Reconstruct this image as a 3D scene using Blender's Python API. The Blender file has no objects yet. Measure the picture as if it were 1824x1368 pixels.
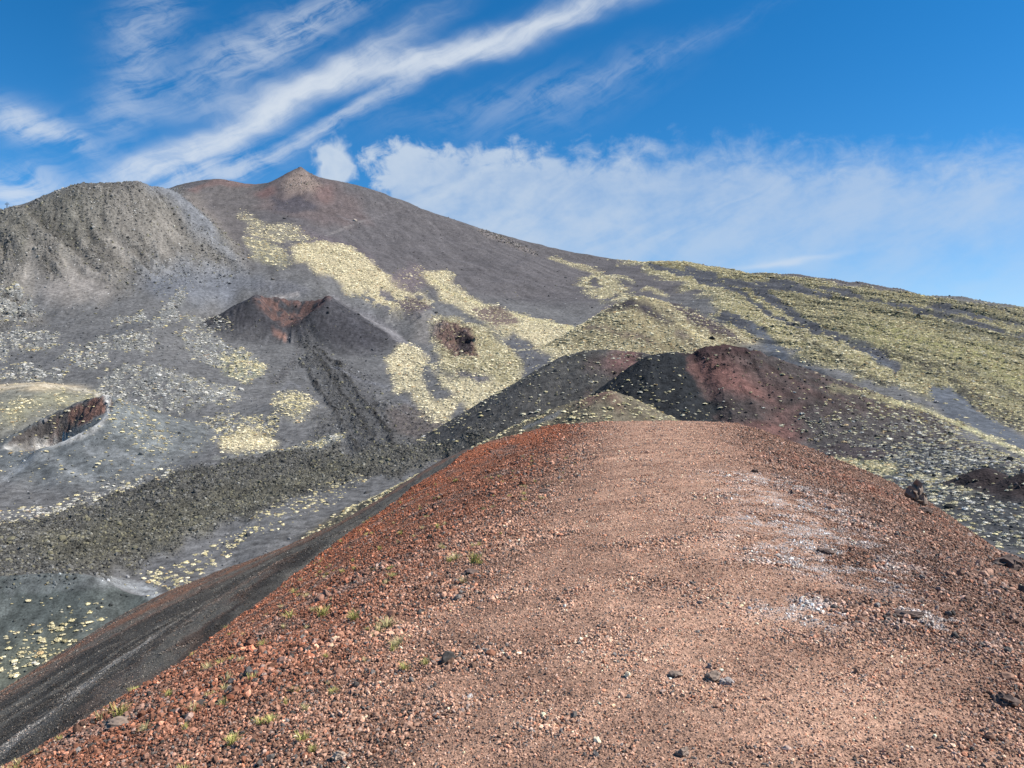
import bpy, math, random
import numpy as np

random.seed(7)
RNG = np.random.default_rng(11)
scene = bpy.context.scene
COL = scene.collection

# ------------------------------------------------------------------ camera
F = 1352.0                    # focal length in photograph pixels (photo is 1824 wide)
CX, HY = 912.0, 700.0         # photograph column of the optical axis, row of the horizon
cam = bpy.data.cameras.new('camera')
cam.sensor_width = 36.0
cam.lens = 36.0 * F / 1824.0
cam.shift_y = (HY - 684.0) / 1824.0
cam.clip_start = 0.05
cam.clip_end = 60000
cam_ob = bpy.data.objects.new('camera', cam)
cam_ob.location = (0, 0, 0)
cam_ob.rotation_euler = (math.radians(90), 0, 0)
COL.objects.link(cam_ob)
scene.camera = cam_ob

# ------------------------------------------------------------------ light
SUN_AZ, SUN_EL = 96.0, 47.0   # degrees right of the view direction, height
EXPOSURE = 0.70
SKY_STRENGTH = 0.066
scene.view_settings.view_transform = 'Standard'
scene.view_settings.look = 'None'
scene.view_settings.gamma = 1.0
scene.view_settings.use_curve_mapping = False
scene.view_settings.exposure = EXPOSURE

sun = bpy.data.lights.new('sun', 'SUN')
sun.energy = 5.0
sun.angle = math.radians(0.53)
sun.color = (1.0, 0.955, 0.89)
sun_ob = bpy.data.objects.new('sun', sun)
az, el = math.radians(SUN_AZ), math.radians(SUN_EL)
from mathutils import Vector
sd = Vector((math.sin(az) * math.cos(el), math.cos(az) * math.cos(el), math.sin(el)))
sun_ob.rotation_euler = sd.to_track_quat('Z', 'Y').to_euler()
sun_ob.location = (40, 10, 60)
COL.objects.link(sun_ob)


def build_world():
    w = bpy.data.worlds.new('World')
    scene.world = w
    w.use_nodes = True
    nt = w.node_tree
    nt.nodes.clear()
    L = nt.links

    def node(t, **kw):
        n = nt.nodes.new(t)
        for k, v in kw.items():
            setattr(n, k, v)
        return n

    def put(sock, v):
        if isinstance(v, bpy.types.NodeSocket):
            L.new(v, sock)
        else:
            sock.default_value = v

    def m(op, a, b=0.0, c=None, clamp=False):
        n = node('ShaderNodeMath', operation=op, use_clamp=clamp)
        put(n.inputs[0], a)
        put(n.inputs[1], b)
        if c is not None:
            put(n.inputs[2], c)
        return n.outputs[0]

    def add(*a):
        r = a[0]
        for x in a[1:]:
            r = m('ADD', r, x)
        return r

    def mul(*a):
        r = a[0]
        for x in a[1:]:
            r = m('MULTIPLY', r, x)
        return r

    def sstep(x, lo, hi):
        n = node('ShaderNodeMapRange', interpolation_type='SMOOTHSTEP')
        put(n.inputs['Value'], x)
        n.inputs['From Min'].default_value = lo
        n.inputs['From Max'].default_value = hi
        return n.outputs[0]

    def vec(x, y, z=0.0):
        n = node('ShaderNodeCombineXYZ')
        put(n.inputs[0], add(x, z * 3.7)); put(n.inputs[1], add(y, z * 1.9))
        return n.outputs[0]

    def noise(v, scale, detail=6, rough=0.55, dist=0.0):
        n = node('ShaderNodeTexNoise', noise_dimensions='2D')
        L.new(v, n.inputs['Vector'])
        n.inputs['Scale'].default_value = scale
        n.inputs['Detail'].default_value = detail
        n.inputs['Roughness'].default_value = rough
        n.inputs['Distortion'].default_value = dist
        return n.outputs['Fac']

    tc = node('ShaderNodeTexCoord')
    sep = node('ShaderNodeSeparateXYZ')
    L.new(tc.outputs['Generated'], sep.inputs[0])
    D = 180 / math.pi
    phi0 = mul(m('ARCTAN2', sep.outputs[0], sep.outputs[1]), D)
    ele0 = mul(m('ARCSINE', sep.outputs[2], 0.0), D)
    # slow warp, so that no cloud keeps a drawn outline
    wv = vec(mul(phi0, 0.11), mul(ele0, 0.22), 1.7)
    wa = add(noise(wv, 1.0, 3, 0.6), -0.5)
    wb = add(noise(vec(mul(phi0, 0.11), mul(ele0, 0.22), 9.1), 1.0, 3, 0.6), -0.5)
    phi = add(phi0, mul(wa, 2.6))
    ele = add(ele0, mul(wb, 1.9))

    def ang(px, py):
        p = math.atan((px - CX) / F)
        return p * D, math.atan((HY - py) / F * math.cos(p)) * D

    pe_n = node('ShaderNodeCombineXYZ')
    put(pe_n.inputs[0], phi); put(pe_n.inputs[1], ele)
    pe = pe_n.outputs[0]

    def streak(p0, p1, wpx, amp, prev=0.0):
        a0, b0 = ang(*p0); a1, b1 = ang(*p1)
        c = ((a0 + a1) / 2, (b0 + b1) / 2)
        ln = math.hypot(a1 - a0, b1 - b0) / 2
        t = math.atan2(b1 - b0, a1 - a0)
        W = wpx / F * D
        mp = node('ShaderNodeMapping', vector_type='TEXTURE')
        L.new(pe, mp.inputs['Vector'])
        mp.inputs['Location'].default_value = (c[0], c[1], 0)
        mp.inputs['Rotation'].default_value = (0, 0, t)
        mp.inputs['Scale'].default_value = (ln * 1.12, W, 1)
        dp = node('ShaderNodeVectorMath', operation='DOT_PRODUCT')
        L.new(mp.outputs[0], dp.inputs[0]); L.new(mp.outputs[0], dp.inputs[1])
        return m('MULTIPLY_ADD', m('POWER', math.exp(-1), dp.outputs['Value']), amp, prev)

    cirrus = [
        ((205, 322), (640, 112), 17, 1.35), ((540, 158), (1130, -20), 18, 1.3),
        ((350, 140), (650, -15), 30, 0.55), ((225, 120), (310, -30), 38, 0.30),
        ((190, 260), (260, 100), 30, 0.20), ((430, 305), (770, 125), 13, 0.52),
        ((700, 220), (1120, 115), 26, 0.09), ((225, 318), (450, 292), 24, 0.60),
        ((-30, 200), (95, 232), 24, 0.68), ((70, 225), (158, 268), 14, 0.55),
        ((-40, 350), (95, 335), 30, 0.85), ((900, 195), (1300, 40), 13, 0.12),
        ((830, 245), (1120, 150), 34, 0.08), ((330, 300), (520, 240), 30, 0.16),
        ((-700, 100), (-250, 330), 60, 0.6), ((2300, 20), (2900, 160), 60, 0.5),
    ]
    tot = 0.0
    for c in cirrus[2:]:
        tot = streak(*c, prev=tot)
    core = streak(*cirrus[1], prev=streak(*cirrus[0]))
    t = math.radians(27)
    al = add(mul(phi, math.cos(t)), mul(ele, math.sin(t)))
    ac = add(mul(phi, -math.sin(t)), mul(ele, math.cos(t)))
    n1 = noise(vec(mul(al, 0.085), mul(ac, 0.95), 3.0), 1.0, 8, 0.66, 0.10)
    n2 = noise(vec(mul(phi, 0.35), mul(ele, 0.6), 7.0), 1.0, 5, 0.65, 0.25)
    fib = add(mul(n1, 1.25), mul(n2, 0.95), -0.62)
    wisp = sstep(fib, 0.10, 0.85)
    cir = add(mul(tot, wisp), mul(core, add(0.40, mul(wisp, 0.68))))
    cir = m('MULTIPLY', m('SUBTRACT', 1.0, m('EXPONENT', mul(cir, -1.75))), 0.93)
    trail = streak((1300, 480), (1490, 450), 5, 0.38)
    trail2 = streak((1330, 470), (1440, 462), 12, 0.25)
    spark = streak((850, 108), (888, 98), 2.2, 0.35)
    cir = m('MAXIMUM', cir, add(trail, trail2, spark))

    # cloud bank trailing from behind the summit to the right
    nb = noise(vec(mul(phi0, 0.16), mul(ele0, 0.26), 21.0), 1.0, 5, 0.60, 0.15)
    nb2 = noise(vec(mul(phi0, 0.55), mul(ele0, 0.75), 4.0), 1.0, 5, 0.62, 0.3)
    ns = noise(vec(mul(al, 0.06), mul(ac, 0.32), 12.0), 1.0, 4, 0.6, 0.5)
    top = add(17.6, mul(m('MAXIMUM', add(phi0, -15.0), 0.0), -0.115))
    rag = add(mul(add(nb2, -0.5), 3.2), mul(add(nb, -0.5), 3.0), 0.5)
    d_top = m('SUBTRACT', add(top, rag), ele0)
    soft = add(1.3, mul(sstep(phi0, -6.0, 22.0), 2.2))
    e1 = m('DIVIDE', d_top, soft)
    m_top = sstep(e1, -0.1, 1.0)
    d_left = add(phi0, 11.2, mul(add(nb2, -0.5), 5.0), mul(add(nb, -0.5), 2.0))
    m_left = sstep(d_left, 0.0, 1.8)
    m_far = m('SUBTRACT', 1.0, sstep(phi0, 60.0, 100.0))
    amount = add(0.90, mul(sstep(phi0, -8.0, 26.0), -0.24))
    mod = sstep(add(mul(nb, 0.9), mul(ns, 0.75), mul(nb2, 0.3)), 0.52, 1.22)
    mod = add(0.46, mul(mod, 0.54))
    low = add(0.62, mul(sstep(ele0, 6.5, 12.5), 0.38))
    bank = mul(m_top, m_left, m_far, amount, mod, low)

    # separate rounded puff beside the summit
    pc = ang(596, 294)
    px_ = mul(add(phi0, -pc[0], mul(add(nb2, -0.5), 0.7)), 1 / 1.55)
    py_ = mul(add(ele0, -pc[1], mul(add(nb2, -0.5), -0.6)), 1 / 1.85)
    pr = m('SQRT', add(mul(px_, px_), mul(py_, py_)))
    np_ = noise(vec(mul(phi0, 0.85), mul(ele0, 0.85), 2.0), 1.0, 3, 0.5, 0.2)
    puff = mul(m('SUBTRACT', 1.0, sstep(add(pr, mul(add(np_, -0.5), 0.9)), 0.62, 1.12)), add(0.72, mul(np_, 0.36)))
    bank = m('MINIMUM', m('MAXIMUM', bank, puff), 0.95)

    sky = node('ShaderNodeTexSky', sky_type='NISHITA')
    sky.sun_disc = False
    sky.sun_elevation = el
    sky.sun_rotation = az
    sky.altitude = 2000
    sky.air_density = 1.0
    sky.dust_density = 0.15
    sky.ozone_density = 3.0
    hs = node('ShaderNodeHueSaturation')
    hs.inputs['Hue'].default_value = 0.497
    hs.inputs['Saturation'].default_value = 1.36
    hs.inputs['Value'].default_value = 1.45
    L.new(sky.outputs[0], hs.inputs['Color'])

    S = SKY_STRENGTH * (2 ** EXPOSURE)

    def mixc(a, col, fac):
        n = node('ShaderNodeMix', data_type='RGBA')
        put(n.inputs[0], fac)
        L.new(a, n.inputs[6])
        n.inputs[7].default_value = (col[0] / S, col[1] / S, col[2] / S, 1)
        return n.outputs[2]

    c1 = mixc(hs.outputs[0], (0.74, 0.80, 0.87), cir)
    c2 = mixc(c1, (0.57, 0.67, 0.80), bank)
    bg = node('ShaderNodeBackground')
    bg.inputs['Strength'].default_value = SKY_STRENGTH
    L.new(c2, bg.inputs['Color'])
    out = node('ShaderNodeOutputWorld')
    L.new(bg.outputs[0], out.inputs['Surface'])
    w.cycles.sampling_method = 'NONE'


build_world()
scene.cycles.max_bounces = 3
scene.cycles.diffuse_bounces = 1
scene.cycles.glossy_bounces = 1
scene.cycles.transmission_bounces = 1
scene.cycles.volume_bounces = 0
scene.cycles.caustics_reflective = False
scene.cycles.caustics_refractive = False

# ------------------------------------------------------------------ numeric helpers
_perm = np.random.default_rng(5).permutation(256)
_perm = np.concatenate([_perm, _perm, _perm])
_ga = np.random.default_rng(6).uniform(0, 2 * np.pi, 256)
_gx, _gy = np.cos(_ga).astype(np.float32), np.sin(_ga).astype(np.float32)


def perlin(x, y, seed=0):
    x = np.asarray(x, np.float64) + seed * 17.31
    y = np.asarray(y, np.float64) - seed * 9.77
    xi = np.floor(x); yi = np.floor(y)
    xf = (x - xi).astype(np.float32); yf = (y - yi).astype(np.float32)
    xi = xi.astype(np.int64) & 255; yi = yi.astype(np.int64) & 255
    u = xf * xf * xf * (xf * (xf * 6 - 15) + 10)
    v = yf * yf * yf * (yf * (yf * 6 - 15) + 10)

    def g(i, j, dx, dy):
        h = _perm[_perm[xi + i] + yi + j]
        return _gx[h] * dx + _gy[h] * dy
    a = g(0, 0, xf, yf); b = g(1, 0, xf - 1, yf)
    c = g(0, 1, xf, yf - 1); d = g(1, 1, xf - 1, yf - 1)
    ab = a + u * (b - a); cd = c + u * (d - c)
    return 1.5 * (ab + v * (cd - ab))


def fbm(x, y, scale, octv=4, gain=0.5, seed=0):
    s = 0.0; a = 1.0; f = 1.0 / scale
    for i in range(octv):
        s = s + a * perlin(x * f, y * f, seed + i * 3)
        a *= gain; f *= 2.03
    return s


def ridged(x, y, scale, octv=4, gain=0.5, seed=0):
    s = 0.0; a = 1.0; f = 1.0 / scale
    for i in range(octv):
        s = s + a * (1 - 2 * np.abs(perlin(x * f, y * f, seed + i * 3)))
        a *= gain; f *= 2.1
    return s


def sm(x, a, b):
    t = np.clip((x - a) / (b - a), 0, 1)
    return t * t * (3 - 2 * t)


def pchip(xs, ys, x):
    xs = np.asarray(xs, float); ys = np.asarray(ys, float)
    h = np.diff(xs); dl = np.diff(ys) / h
    d = np.zeros_like(ys)
    for i in range(1, len(xs) - 1):
        if dl[i - 1] * dl[i] > 0:
            w1 = 2 * h[i] + h[i - 1]; w2 = h[i] + 2 * h[i - 1]
            d[i] = (w1 + w2) / (w1 / dl[i - 1] + w2 / dl[i])
    d[0] = dl[0]; d[-1] = dl[-1]
    x = np.clip(x, xs[0], xs[-1])
    k = np.clip(np.searchsorted(xs, x) - 1, 0, len(xs) - 2)
    t = (x - xs[k]) / h[k]
    return ((1 + 2 * t) * (1 - t) ** 2 * ys[k] + t * (1 - t) ** 2 * h[k] * d[k]
            + t * t * (3 - 2 * t) * ys[k + 1] + t * t * (t - 1) * h[k] * d[k + 1])


def smax(a, b, k):
    h = np.clip(0.5 + 0.5 * (a - b) / k, 0, 1)
    return b + (a - b) * h + k * h * (1 - h)


def smin(a, b, k):
    return -smax(-a, -b, k)


def W(px, Y):                       # world x of a photograph column at distance Y
    return (px - CX) / F * Y


def ZZ(py, Y):                      # world z of a photograph row at distance Y
    return (HY - py) / F * Y


def srgb(r, g, b, k=1.0):
    f = lambda c: ((c / 255 + 0.055) / 1.055) ** 2.4 if c > 10 else c / 255 / 12.92
    return np.array([f(r) * k, f(g) * k, f(b) * k], np.float32)


# ------------------------------------------------------------------ the valley and the mountain: heights
# each column: distance -> photograph row of the bare ground there ('z' entries are metres instead)
near = lambda z, *ys: [(y, None, z) for y in ys]
R_ = lambda *p: [(y, r, None) for y, r in p]
COLS = {
    -700: near(-50, 45, 200, 300) + R_((420, 810), (540, 730), (700, 650), (900, 560), (1100, 500), (1500, 520), (3400, 600)),
    -250: near(-50, 45, 200, 300) + R_((420, 800), (540, 700), (700, 620), (900, 520), (1050, 420), (1500, 450), (3400, 570)),
    0: near(-50, 45, 200, 260) + near(-49, 330) + R_((420, 806), (540, 700), (620, 652), (700, 610), (820, 552), (900, 500), (1050, 376), (1150, 382), (1500, 420), (2000, 470), (3400, 560)),
    150: near(-50, 45, 200, 260) + near(-49, 330) + R_((420, 818), (540, 705), (620, 650), (700, 606), (820, 552), (900, 505), (1000, 420), (1100, 330), (1200, 338), (1500, 380), (2000, 420), (3400, 520)),
    250: near(-50, 45, 260) + R_((330, 892), (420, 812), (540, 705), (700, 607), (820, 556), (900, 520), (1000, 455), (1150, 328), (1250, 336), (1500, 365), (2000, 380), (2600, 370), (3400, 450)),
    310: near(-49, 45, 260) + R_((330, 884), (420, 803), (540, 705), (700, 615), (820, 565), (900, 528), (1000, 482), (1120, 410), (1230, 338), (1320, 350), (1500, 358), (2000, 345), (2600, 331), (3400, 420)),
    350: near(-49, 45, 260) + R_((330, 882), (420, 800), (540, 708), (700, 625), (820, 575), (900, 535), (1000, 490), (1100, 440), (1190, 374), (1270, 384), (1500, 378), (2000, 352), (2640, 323), (3400, 400)),
    390: near(-49, 45, 260) + R_((330, 880), (420, 797), (540, 710), (700, 633), (800, 598), (860, 588), (930, 548), (1000, 508), (1100, 458), (1175, 418), (1260, 424), (1500, 402), (2000, 362), (2680, 317), (3400, 390)),
    460: near(-47, 45, 260) + R_((330, 875), (420, 793), (540, 712), (700, 638), (800, 606), (860, 596), (940, 540), (1000, 508), (1150, 458), (1500, 412), (2000, 366), (2550, 330), (3400, 400)),
    535: near(-46, 45, 260) + R_((330, 870), (420, 790), (540, 715), (700, 642), (800, 612), (860, 602), (950, 536), (1000, 508), (1150, 468), (1500, 420), (2000, 362), (2500, 312), (3400, 420)),
    620: near(-45, 45, 260) + R_((330, 860), (420, 787), (540, 720), (700, 650), (860, 608), (1000, 532), (1150, 485), (1500, 435), (2000, 375), (2470, 328), (3400, 440)),
    700: near(-44, 45, 260) + R_((330, 850), (420, 785), (540, 725), (700, 655), (860, 600), (1000, 545), (1150, 505), (1500, 452), (2000, 395), (2430, 352), (3400, 470)),
    800: near(-42, 45, 250) + R_((330, 842), (420, 780), (540, 718), (700, 648), (860, 600), (1000, 556), (1150, 520), (1500, 470), (2000, 418), (2350, 389), (3400, 480)),
    900: near(-38, 45, 240) + R_((330, 835), (420, 772), (540, 708), (700, 638), (850, 596), (1000, 560), (1150, 533), (1500, 487), (2000, 441), (2250, 419), (3400, 500)),
    1050: near(-35, 45, 240) + R_((330, 822), (420, 752), (540, 690), (700, 630), (850, 594), (1000, 566), (1150, 543), (1500, 503), (2000, 462), (2080, 456), (3400, 530)),
    1200: near(-31, 45, 240) + R_((330, 792), (420, 722), (540, 665), (700, 610), (850, 573), (1000, 547), (1150, 526), (1500, 489), (1830, 466), (2600, 510), (3400, 560)),
    1380: near(-26, 45, 200) + R_((260, 815), (330, 772), (420, 705), (540, 645), (700, 595), (850, 563), (1000, 537), (1150, 517), (1500, 491), (2000, 520), (3400, 600)),
    1550: near(-21, 45, 150) + R_((200, 842), (260, 795), (330, 750), (420, 690), (540, 630), (700, 588), (850, 562), (1000, 540), (1270, 513), (1600, 528), (3400, 600)),
    1700: near(-20, 45, 150) + R_((200, 828), (260, 790), (330, 755), (420, 698), (540, 640), (700, 594), (850, 564), (1060, 536), (1300, 550), (3400, 620)),
    1824: near(-19.5, 45, 150) + R_((200, 828), (260, 798), (330, 768), (420, 712), (540, 655), (700, 606), (850, 574), (960, 556), (1250, 580), (3400, 640)),
    2250: near(-20, 45, 150) + R_((260, 835), (420, 760), (700, 668), (900, 625), (1250, 640), (3400, 690)),
    2800: near(-24, 45, 150) + R_((260, 850), (420, 790), (700, 720), (900, 690), (1250, 690), (3400, 700)),
}
NT = 240
LT = np.linspace(math.log(45), math.log(3400), NT)
cp = sorted(COLS)
TAB = np.zeros((len(cp), NT))
for i, p in enumerate(cp):
    ys, ts = [], []
    for y, r, z in COLS[p]:
        ys.append(math.log(y)); ts.append((HY - r) / F if z is None else z / y)
    TAB[i] = pchip(ys, ts, LT)

# mesh rows and columns: a fan of near-square cells, wider than the frame on both sides
NU, NV = 1040, 860
UC = np.concatenate([np.linspace(-1.25, -0.75, 50, endpoint=False), np.linspace(-0.75, 0.75, NU - 100),
                     np.linspace(0.75, 1.25, 51)[1:]])
VC = np.linspace(math.log(48), math.log(3300), NV)
TU = np.zeros((NU, NT))
pxs = CX + UC * F
for j in range(NT):
    TU[:, j] = pchip(cp, TAB[:, j], pxs)
vi = (VC - LT[0]) / (LT[1] - LT[0])
v0 = np.clip(vi.astype(int), 0, NT - 2); vf = vi - v0
T = TU[:, v0] * (1 - vf) + TU[:, v0 + 1] * vf
YG = np.exp(VC)[None, :] * np.ones((NU, 1))
XG = UC[:, None] * YG
# relax the table so no facets of its columns remain
def blur(a, n, ax):
    if n < 1:
        return a
    k = 2 * n + 1
    pad = [(0, 0), (0, 0)]; pad[ax] = (n + 1, n)
    c = np.cumsum(np.pad(a, pad, mode='edge'), axis=ax)
    if ax == 0:
        return (c[k:] - c[:-k]) / k
    return (c[:, k:] - c[:, :-k]) / k
T = blur(blur(T, 9, 0), 9, 0)
BASE = T * YG
BASE = BASE + fbm(XG, YG, 160, 3, 0.5, 1) * 5.0 * sm(YG, 500, 900) + fbm(XG, YG, 45, 3, 0.5, 2) * 1.1
LAB = np.zeros((NU, NV), np.int16)       # which landform owns a cell
Z = BASE.copy()


def merge(h, k, lab, lim=0.0):
    global Z
    LAB[h > Z + lim] = lab
    Z = smax(Z, h, k)


def capsule(ax, ay, bx, by):
    dx, dy = bx - ax, by - ay
    L2 = dx * dx + dy * dy + 1e-9
    t = np.clip(((XG - ax) * dx + (YG - ay) * dy) / L2, 0, 1)
    qx = XG - (ax + t * dx); qy = YG - (ay + t * dy)
    return np.hypot(qx, qy), t, np.arctan2(qy, qx)


# the summit point
r = np.hypot(XG - W(535, 2480), YG - 2480)
merge(np.where(r > 420, -999, ZZ(296, 2480) - 0.70 * np.sqrt(r * r + 3.0 ** 2) + fbm(XG, YG, 40, 3, .5, 40) * 2), 14, 1, 1.0)
# breached cinder cone in the middle
cx, cy, zr = W(522, 860), 860.0, ZZ(523, 860)
dx, dy = XG - cx, YG - cy
r = np.hypot(dx, dy); th = np.arctan2(dy, dx)
rc = 40.0
wob = fbm(np.cos(th) * 2, np.sin(th) * 2, 1.0, 3, .5, 8)
fr = np.arctan2(np.sin(th + 1.47), np.cos(th + 1.47))          # angle from the breach, which faces the camera
rimz = (zr + 1.6 * wob - 2.5 * np.exp(-((th - 1.6) / 0.5) ** 2)
        - 39.0 * np.exp(-(fr / 0.92) ** 2))
outer = rimz - 0.62 * (r - rc) + 0.0014 * np.clip(r - rc - 20, 0, 110) ** 2
outer = outer + fbm(np.cos(th) * 13, np.sin(th) * 13, 1.0, 4, .6, 9) * 2.0 * sm(r, rc, rc + 25)
bd = np.array([0.10, -0.995])
s_ = dx * bd[0] + dy * bd[1]; l_ = dx * bd[1] - dy * bd[0]
floor_ = zr - 27 - 0.28 * s_ + 0.10 * np.abs(l_)
inner = smax(rimz - 0.95 * (rc - r), floor_, 4.0) + fbm(XG, YG, 16, 4, .62, 12) * 2.2 * sm(rc - r, -4, 8)
cone = smin(outer, np.where(r > rc + 25, 999, inner), 3.0)
gul_ = zr - 24 - 0.42 * s_ + 0.55 * np.abs(l_ + 3 * perlin(s_ / 18, 0 * s_, 5))
cone = np.where(s_ > 8, smin(cone, gul_, 4.0), cone)
CONE_RED = (r < rc + 16) & (cone < outer + 4)
BRE_S, BRE_L, BRE_R, BRE_TH = s_, l_, r, th
merge(cone, 3.0, 2)
# left crater with a steep rocky inner wall
cx, cy = W(108, 425), 425.0
dx, dy = XG - cx, (YG - cy)
th = np.arctan2(dy, dx)
e_r = np.hypot(dx / 28.0, dy / 22.0)
out_d = (e_r - 1) * 25.0
_ta = np.radians([-225, -180, -135, -90, -45, 0, 45, 90, 135, 180, 225])
_tz = [ZZ(738, 441), ZZ(780, 425), ZZ(803, 409), ZZ(804, 403), ZZ(776, 409), ZZ(738, 425), ZZ(703, 441), ZZ(715, 447), ZZ(740, 441), ZZ(780, 425), ZZ(803, 409)]
rim2 = np.interp(th, np.linspace(-np.pi, np.pi, 73), blur(pchip(_ta, _tz, np.linspace(-np.pi, np.pi, 73))[None], 2, 1)[0])
out2 = rim2 - 0.44 * np.maximum(out_d, 0) + 0.0014 * np.clip(out_d, 0, 60) ** 2
back = np.clip(np.sin(th - 0.2) * 1.3, 0, 1)
in2 = rim2 - (0.55 + .75 * back) * np.maximum(-out_d, 0)
in2 = np.maximum(in2, ZZ(797, 403) - 9) + (ridged(XG, YG, 9, 3, .5, 14) - 0.4) * 1.3 * back * sm(-out_d, 0, 4)
crat2 = np.where(out_d > 0, out2, in2)
# tan hill behind it
r, t_, a_ = capsule(W(-160, 540), 540, W(70, 530), 530)
sh2 = ZZ(684, 533) - 4.0 * (1 - t_) - 0.27 * (np.sqrt(r * r + 64) - 8) - 0.0008 * r * r
RS4 = r
C2_R, C2_TH = e_r, th
mask_in2 = e_r < 1
merge(sh2, 5.0, 4)
merge(np.where(mask_in2, -99, crat2), 2.5, 3)
LAB[mask_in2] = 3
Z = np.where(mask_in2, in2, Z)
# spurs running down from the left crater
for p0, p1, hh in (((70, 802, 398), (0, 862, 345), 2.2), ((72, 806, 394), (168, 862, 338), 2.2), ((120, 800, 392), (270, 832, 372), 1.8)):
    r, t_, a_ = capsule(W(p0[0], p0[2]), p0[2], W(p1[0], p1[2]), p1[2])
    Z = Z + (hh * (1 - 0.75 * t_)) * np.exp(-(r / 5.5) ** 2)
# bowl of the lower crater, bottom left
cx, cy = -117.0, 158.0
dx, dy = (XG - cx) / 1.35, YG - cy
rb = np.hypot(dx, dy); th = np.arctan2(dy, dx)
carve = np.maximum(46 - rb, 0)
Z = Z - (0.60 * carve - 0.0035 * carve ** 2) + 1.2 * np.exp(-((rb - 46) / 5.0) ** 2)
LAB[(rb < 50)] = 5
BOWL_R = rb
# hill left of the right cone, its shallow reddish crater
r, t_, a_ = capsule(W(1015, 432), 432, W(1135, 425), 425)
wob = fbm(XG, YG, 22, 3, .5, 20)
hz = ZZ(632, 432) + (ZZ(621, 428) - ZZ(632, 432)) * np.sin(np.clip(t_, 0, 1) * 2.6) * 1.0
dent = 3.0 * np.exp(-((XG - W(1118, 418)) / 9) ** 2 - ((YG - 418) / 9) ** 2)
h5 = hz - 0.60 * (np.sqrt(r * r + 25) - 5) + wob * 0.8 - dent
merge(h5, 3.0, 6)
# mound in front of it
r, t_, a_ = capsule(W(1030, 268), 268, W(1085, 262), 262)
h6 = ZZ(697, 265) - 0.50 * (np.sqrt(r * r + 16) - 4) - 3.5 * (1 - t_) + fbm(XG, YG, 12, 3, .5, 21) * .4
merge(h6, 2.5, 7)
# long low shoulder to the left of the mound
r, t_, a_ = capsule(W(900, 285), 285, W(1000, 272), 272)
merge(ZZ(766, 285) + (ZZ(727, 272) - ZZ(766, 285)) * t_ - 0.62 * r, 2.5, 7)
# black and red cone on the right
ax_, bx_ = W(1160, 352), W(1322, 350)
r, t_, a_ = capsule(ax_, 352, bx_, 350)
top = np.interp(t_, [0, .2, .45, .58, .8, 1], [ZZ(633, 352), ZZ(628, 352), ZZ(630, 352), ZZ(618, 350), ZZ(614, 350), ZZ(621, 350)])
ca = np.cos(a_)
slope = 0.57 + 0.18 * np.clip(-ca, 0, 1) - 0.19 * np.clip(ca, 0, 1) ** 1.2
h4 = top - slope * (np.sqrt(r * r + 9) - 3)
R4, T4, A4 = r, t_, a_
terr = 0.8 * np.sin(r * 1.1 + fbm(XG, YG, 14, 2, .5, 23) * 2) * np.exp(-((r - 7) / 6) ** 2) * sm(t_, .4, .8)
h4 = h4 + terr + fbm(a_ * 9, r * 0.03, 1.0, 3, .55, 22) * 0.5 * sm(r, 2, 12)
h4 = np.where(r > 190, -99, h4)
merge(h4, 2.5, 8)
# crest running down to the right from that cone
r, t_, a_ = capsule(W(1400, 352), 352, W(1905, 292), 292)
cr = ZZ(655, 352) + (ZZ(842, 292) - ZZ(655, 352)) * t_
merge(cr - 0.36 * (np.sqrt(r * r + 9) - 3), 2.5, 8)
# yellow-topped knoll
kx, ky = W(1140, 720), 720.0
r = np.hypot(XG - kx, YG - ky); th = np.arctan2(YG - ky, XG - kx)
sl = 0.58 - 0.10 * np.clip(np.cos(th), 0, 1) - 0.06 * np.clip(-np.sin(th), 0, 1)
h7 = ZZ(527, 720) - sl * (np.sqrt(r * r + 64) - 8) + fbm(XG, YG, 30, 3, .5, 24) * 1.2
h7 = np.where(r > 170, -99, h7)
R7, TH7 = r, th
merge(h7, 4.0, 9)
# swelling yellow slope left of the knoll, and its dark-edged fold
r, t_, a_ = capsule(W(880, 700), 700, W(1090, 610), 610)
merge(ZZ(622, 700) + (ZZ(628, 610) - ZZ(622, 700)) * t_ - 0.34 * (np.sqrt(r * r + 100) - 10), 6, 10, 2)
# humps in the lower ground
for px, py, Y, hh, rr in ((525, 712, 500, 6, 22), (440, 650, 640, 6, 34), (245, 665, 600, 5, 50), (120, 660, 600, 5, 45), (60, 605, 690, 5, 60),
                          (230, 600, 700, 5, 45), (330, 700, 540, 4, 60), (735, 655, 640, 5, 40), (800, 690, 560, 4, 40), (560, 655, 640, 4, 22),
                          (1020, 560, 1000, 0, 10), (880, 655, 620, 5, 40), (730, 545, 960, 8, 45), (855, 575, 880, 10, 50), (1240, 620, 600, 5, 50)):
    q = np.hypot(XG - W(px, Y), YG - Y) / rr
    Z = Z + hh * np.exp(-q * q)
# pits
for px, Y, rr, dep in ((824, 812, 13, 15), (718, 930, 20, 8)):
    q = np.hypot((XG - W(px, Y)), (YG - Y)) / rr
    Z = Z - dep * (1 - sm(q + 0.25 * fbm(XG, YG, 9, 2, .5, 30), 0.55, 1.15))
# small dark cones low on the right
for px, py, Y, s in ((1757, 834, 155, .55), (1850, 838, 140, .5)):
    r = np.hypot(XG - W(px, Y), YG - Y)
    merge(ZZ(py, Y) - s * (np.sqrt(r * r + 2) - 1.4) + fbm(XG, YG, 6, 3, .5, 33) * .3, 1.2, 11)
# shallow gullies of the shrub-covered right slope
uu = XG / YG
wr = sm(uu, 0.16, 0.34) * sm(YG, 380, 520)
gul = ridged(XG * 0.9 + YG * 0.35, YG * 0.10 - XG * 0.05, 46, 4, .55, 50)
Z = Z + wr * (gul - 0.5) * 3.6 * np.clip(YG / 700, .6, 1.5)
Z0 = Z


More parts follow.
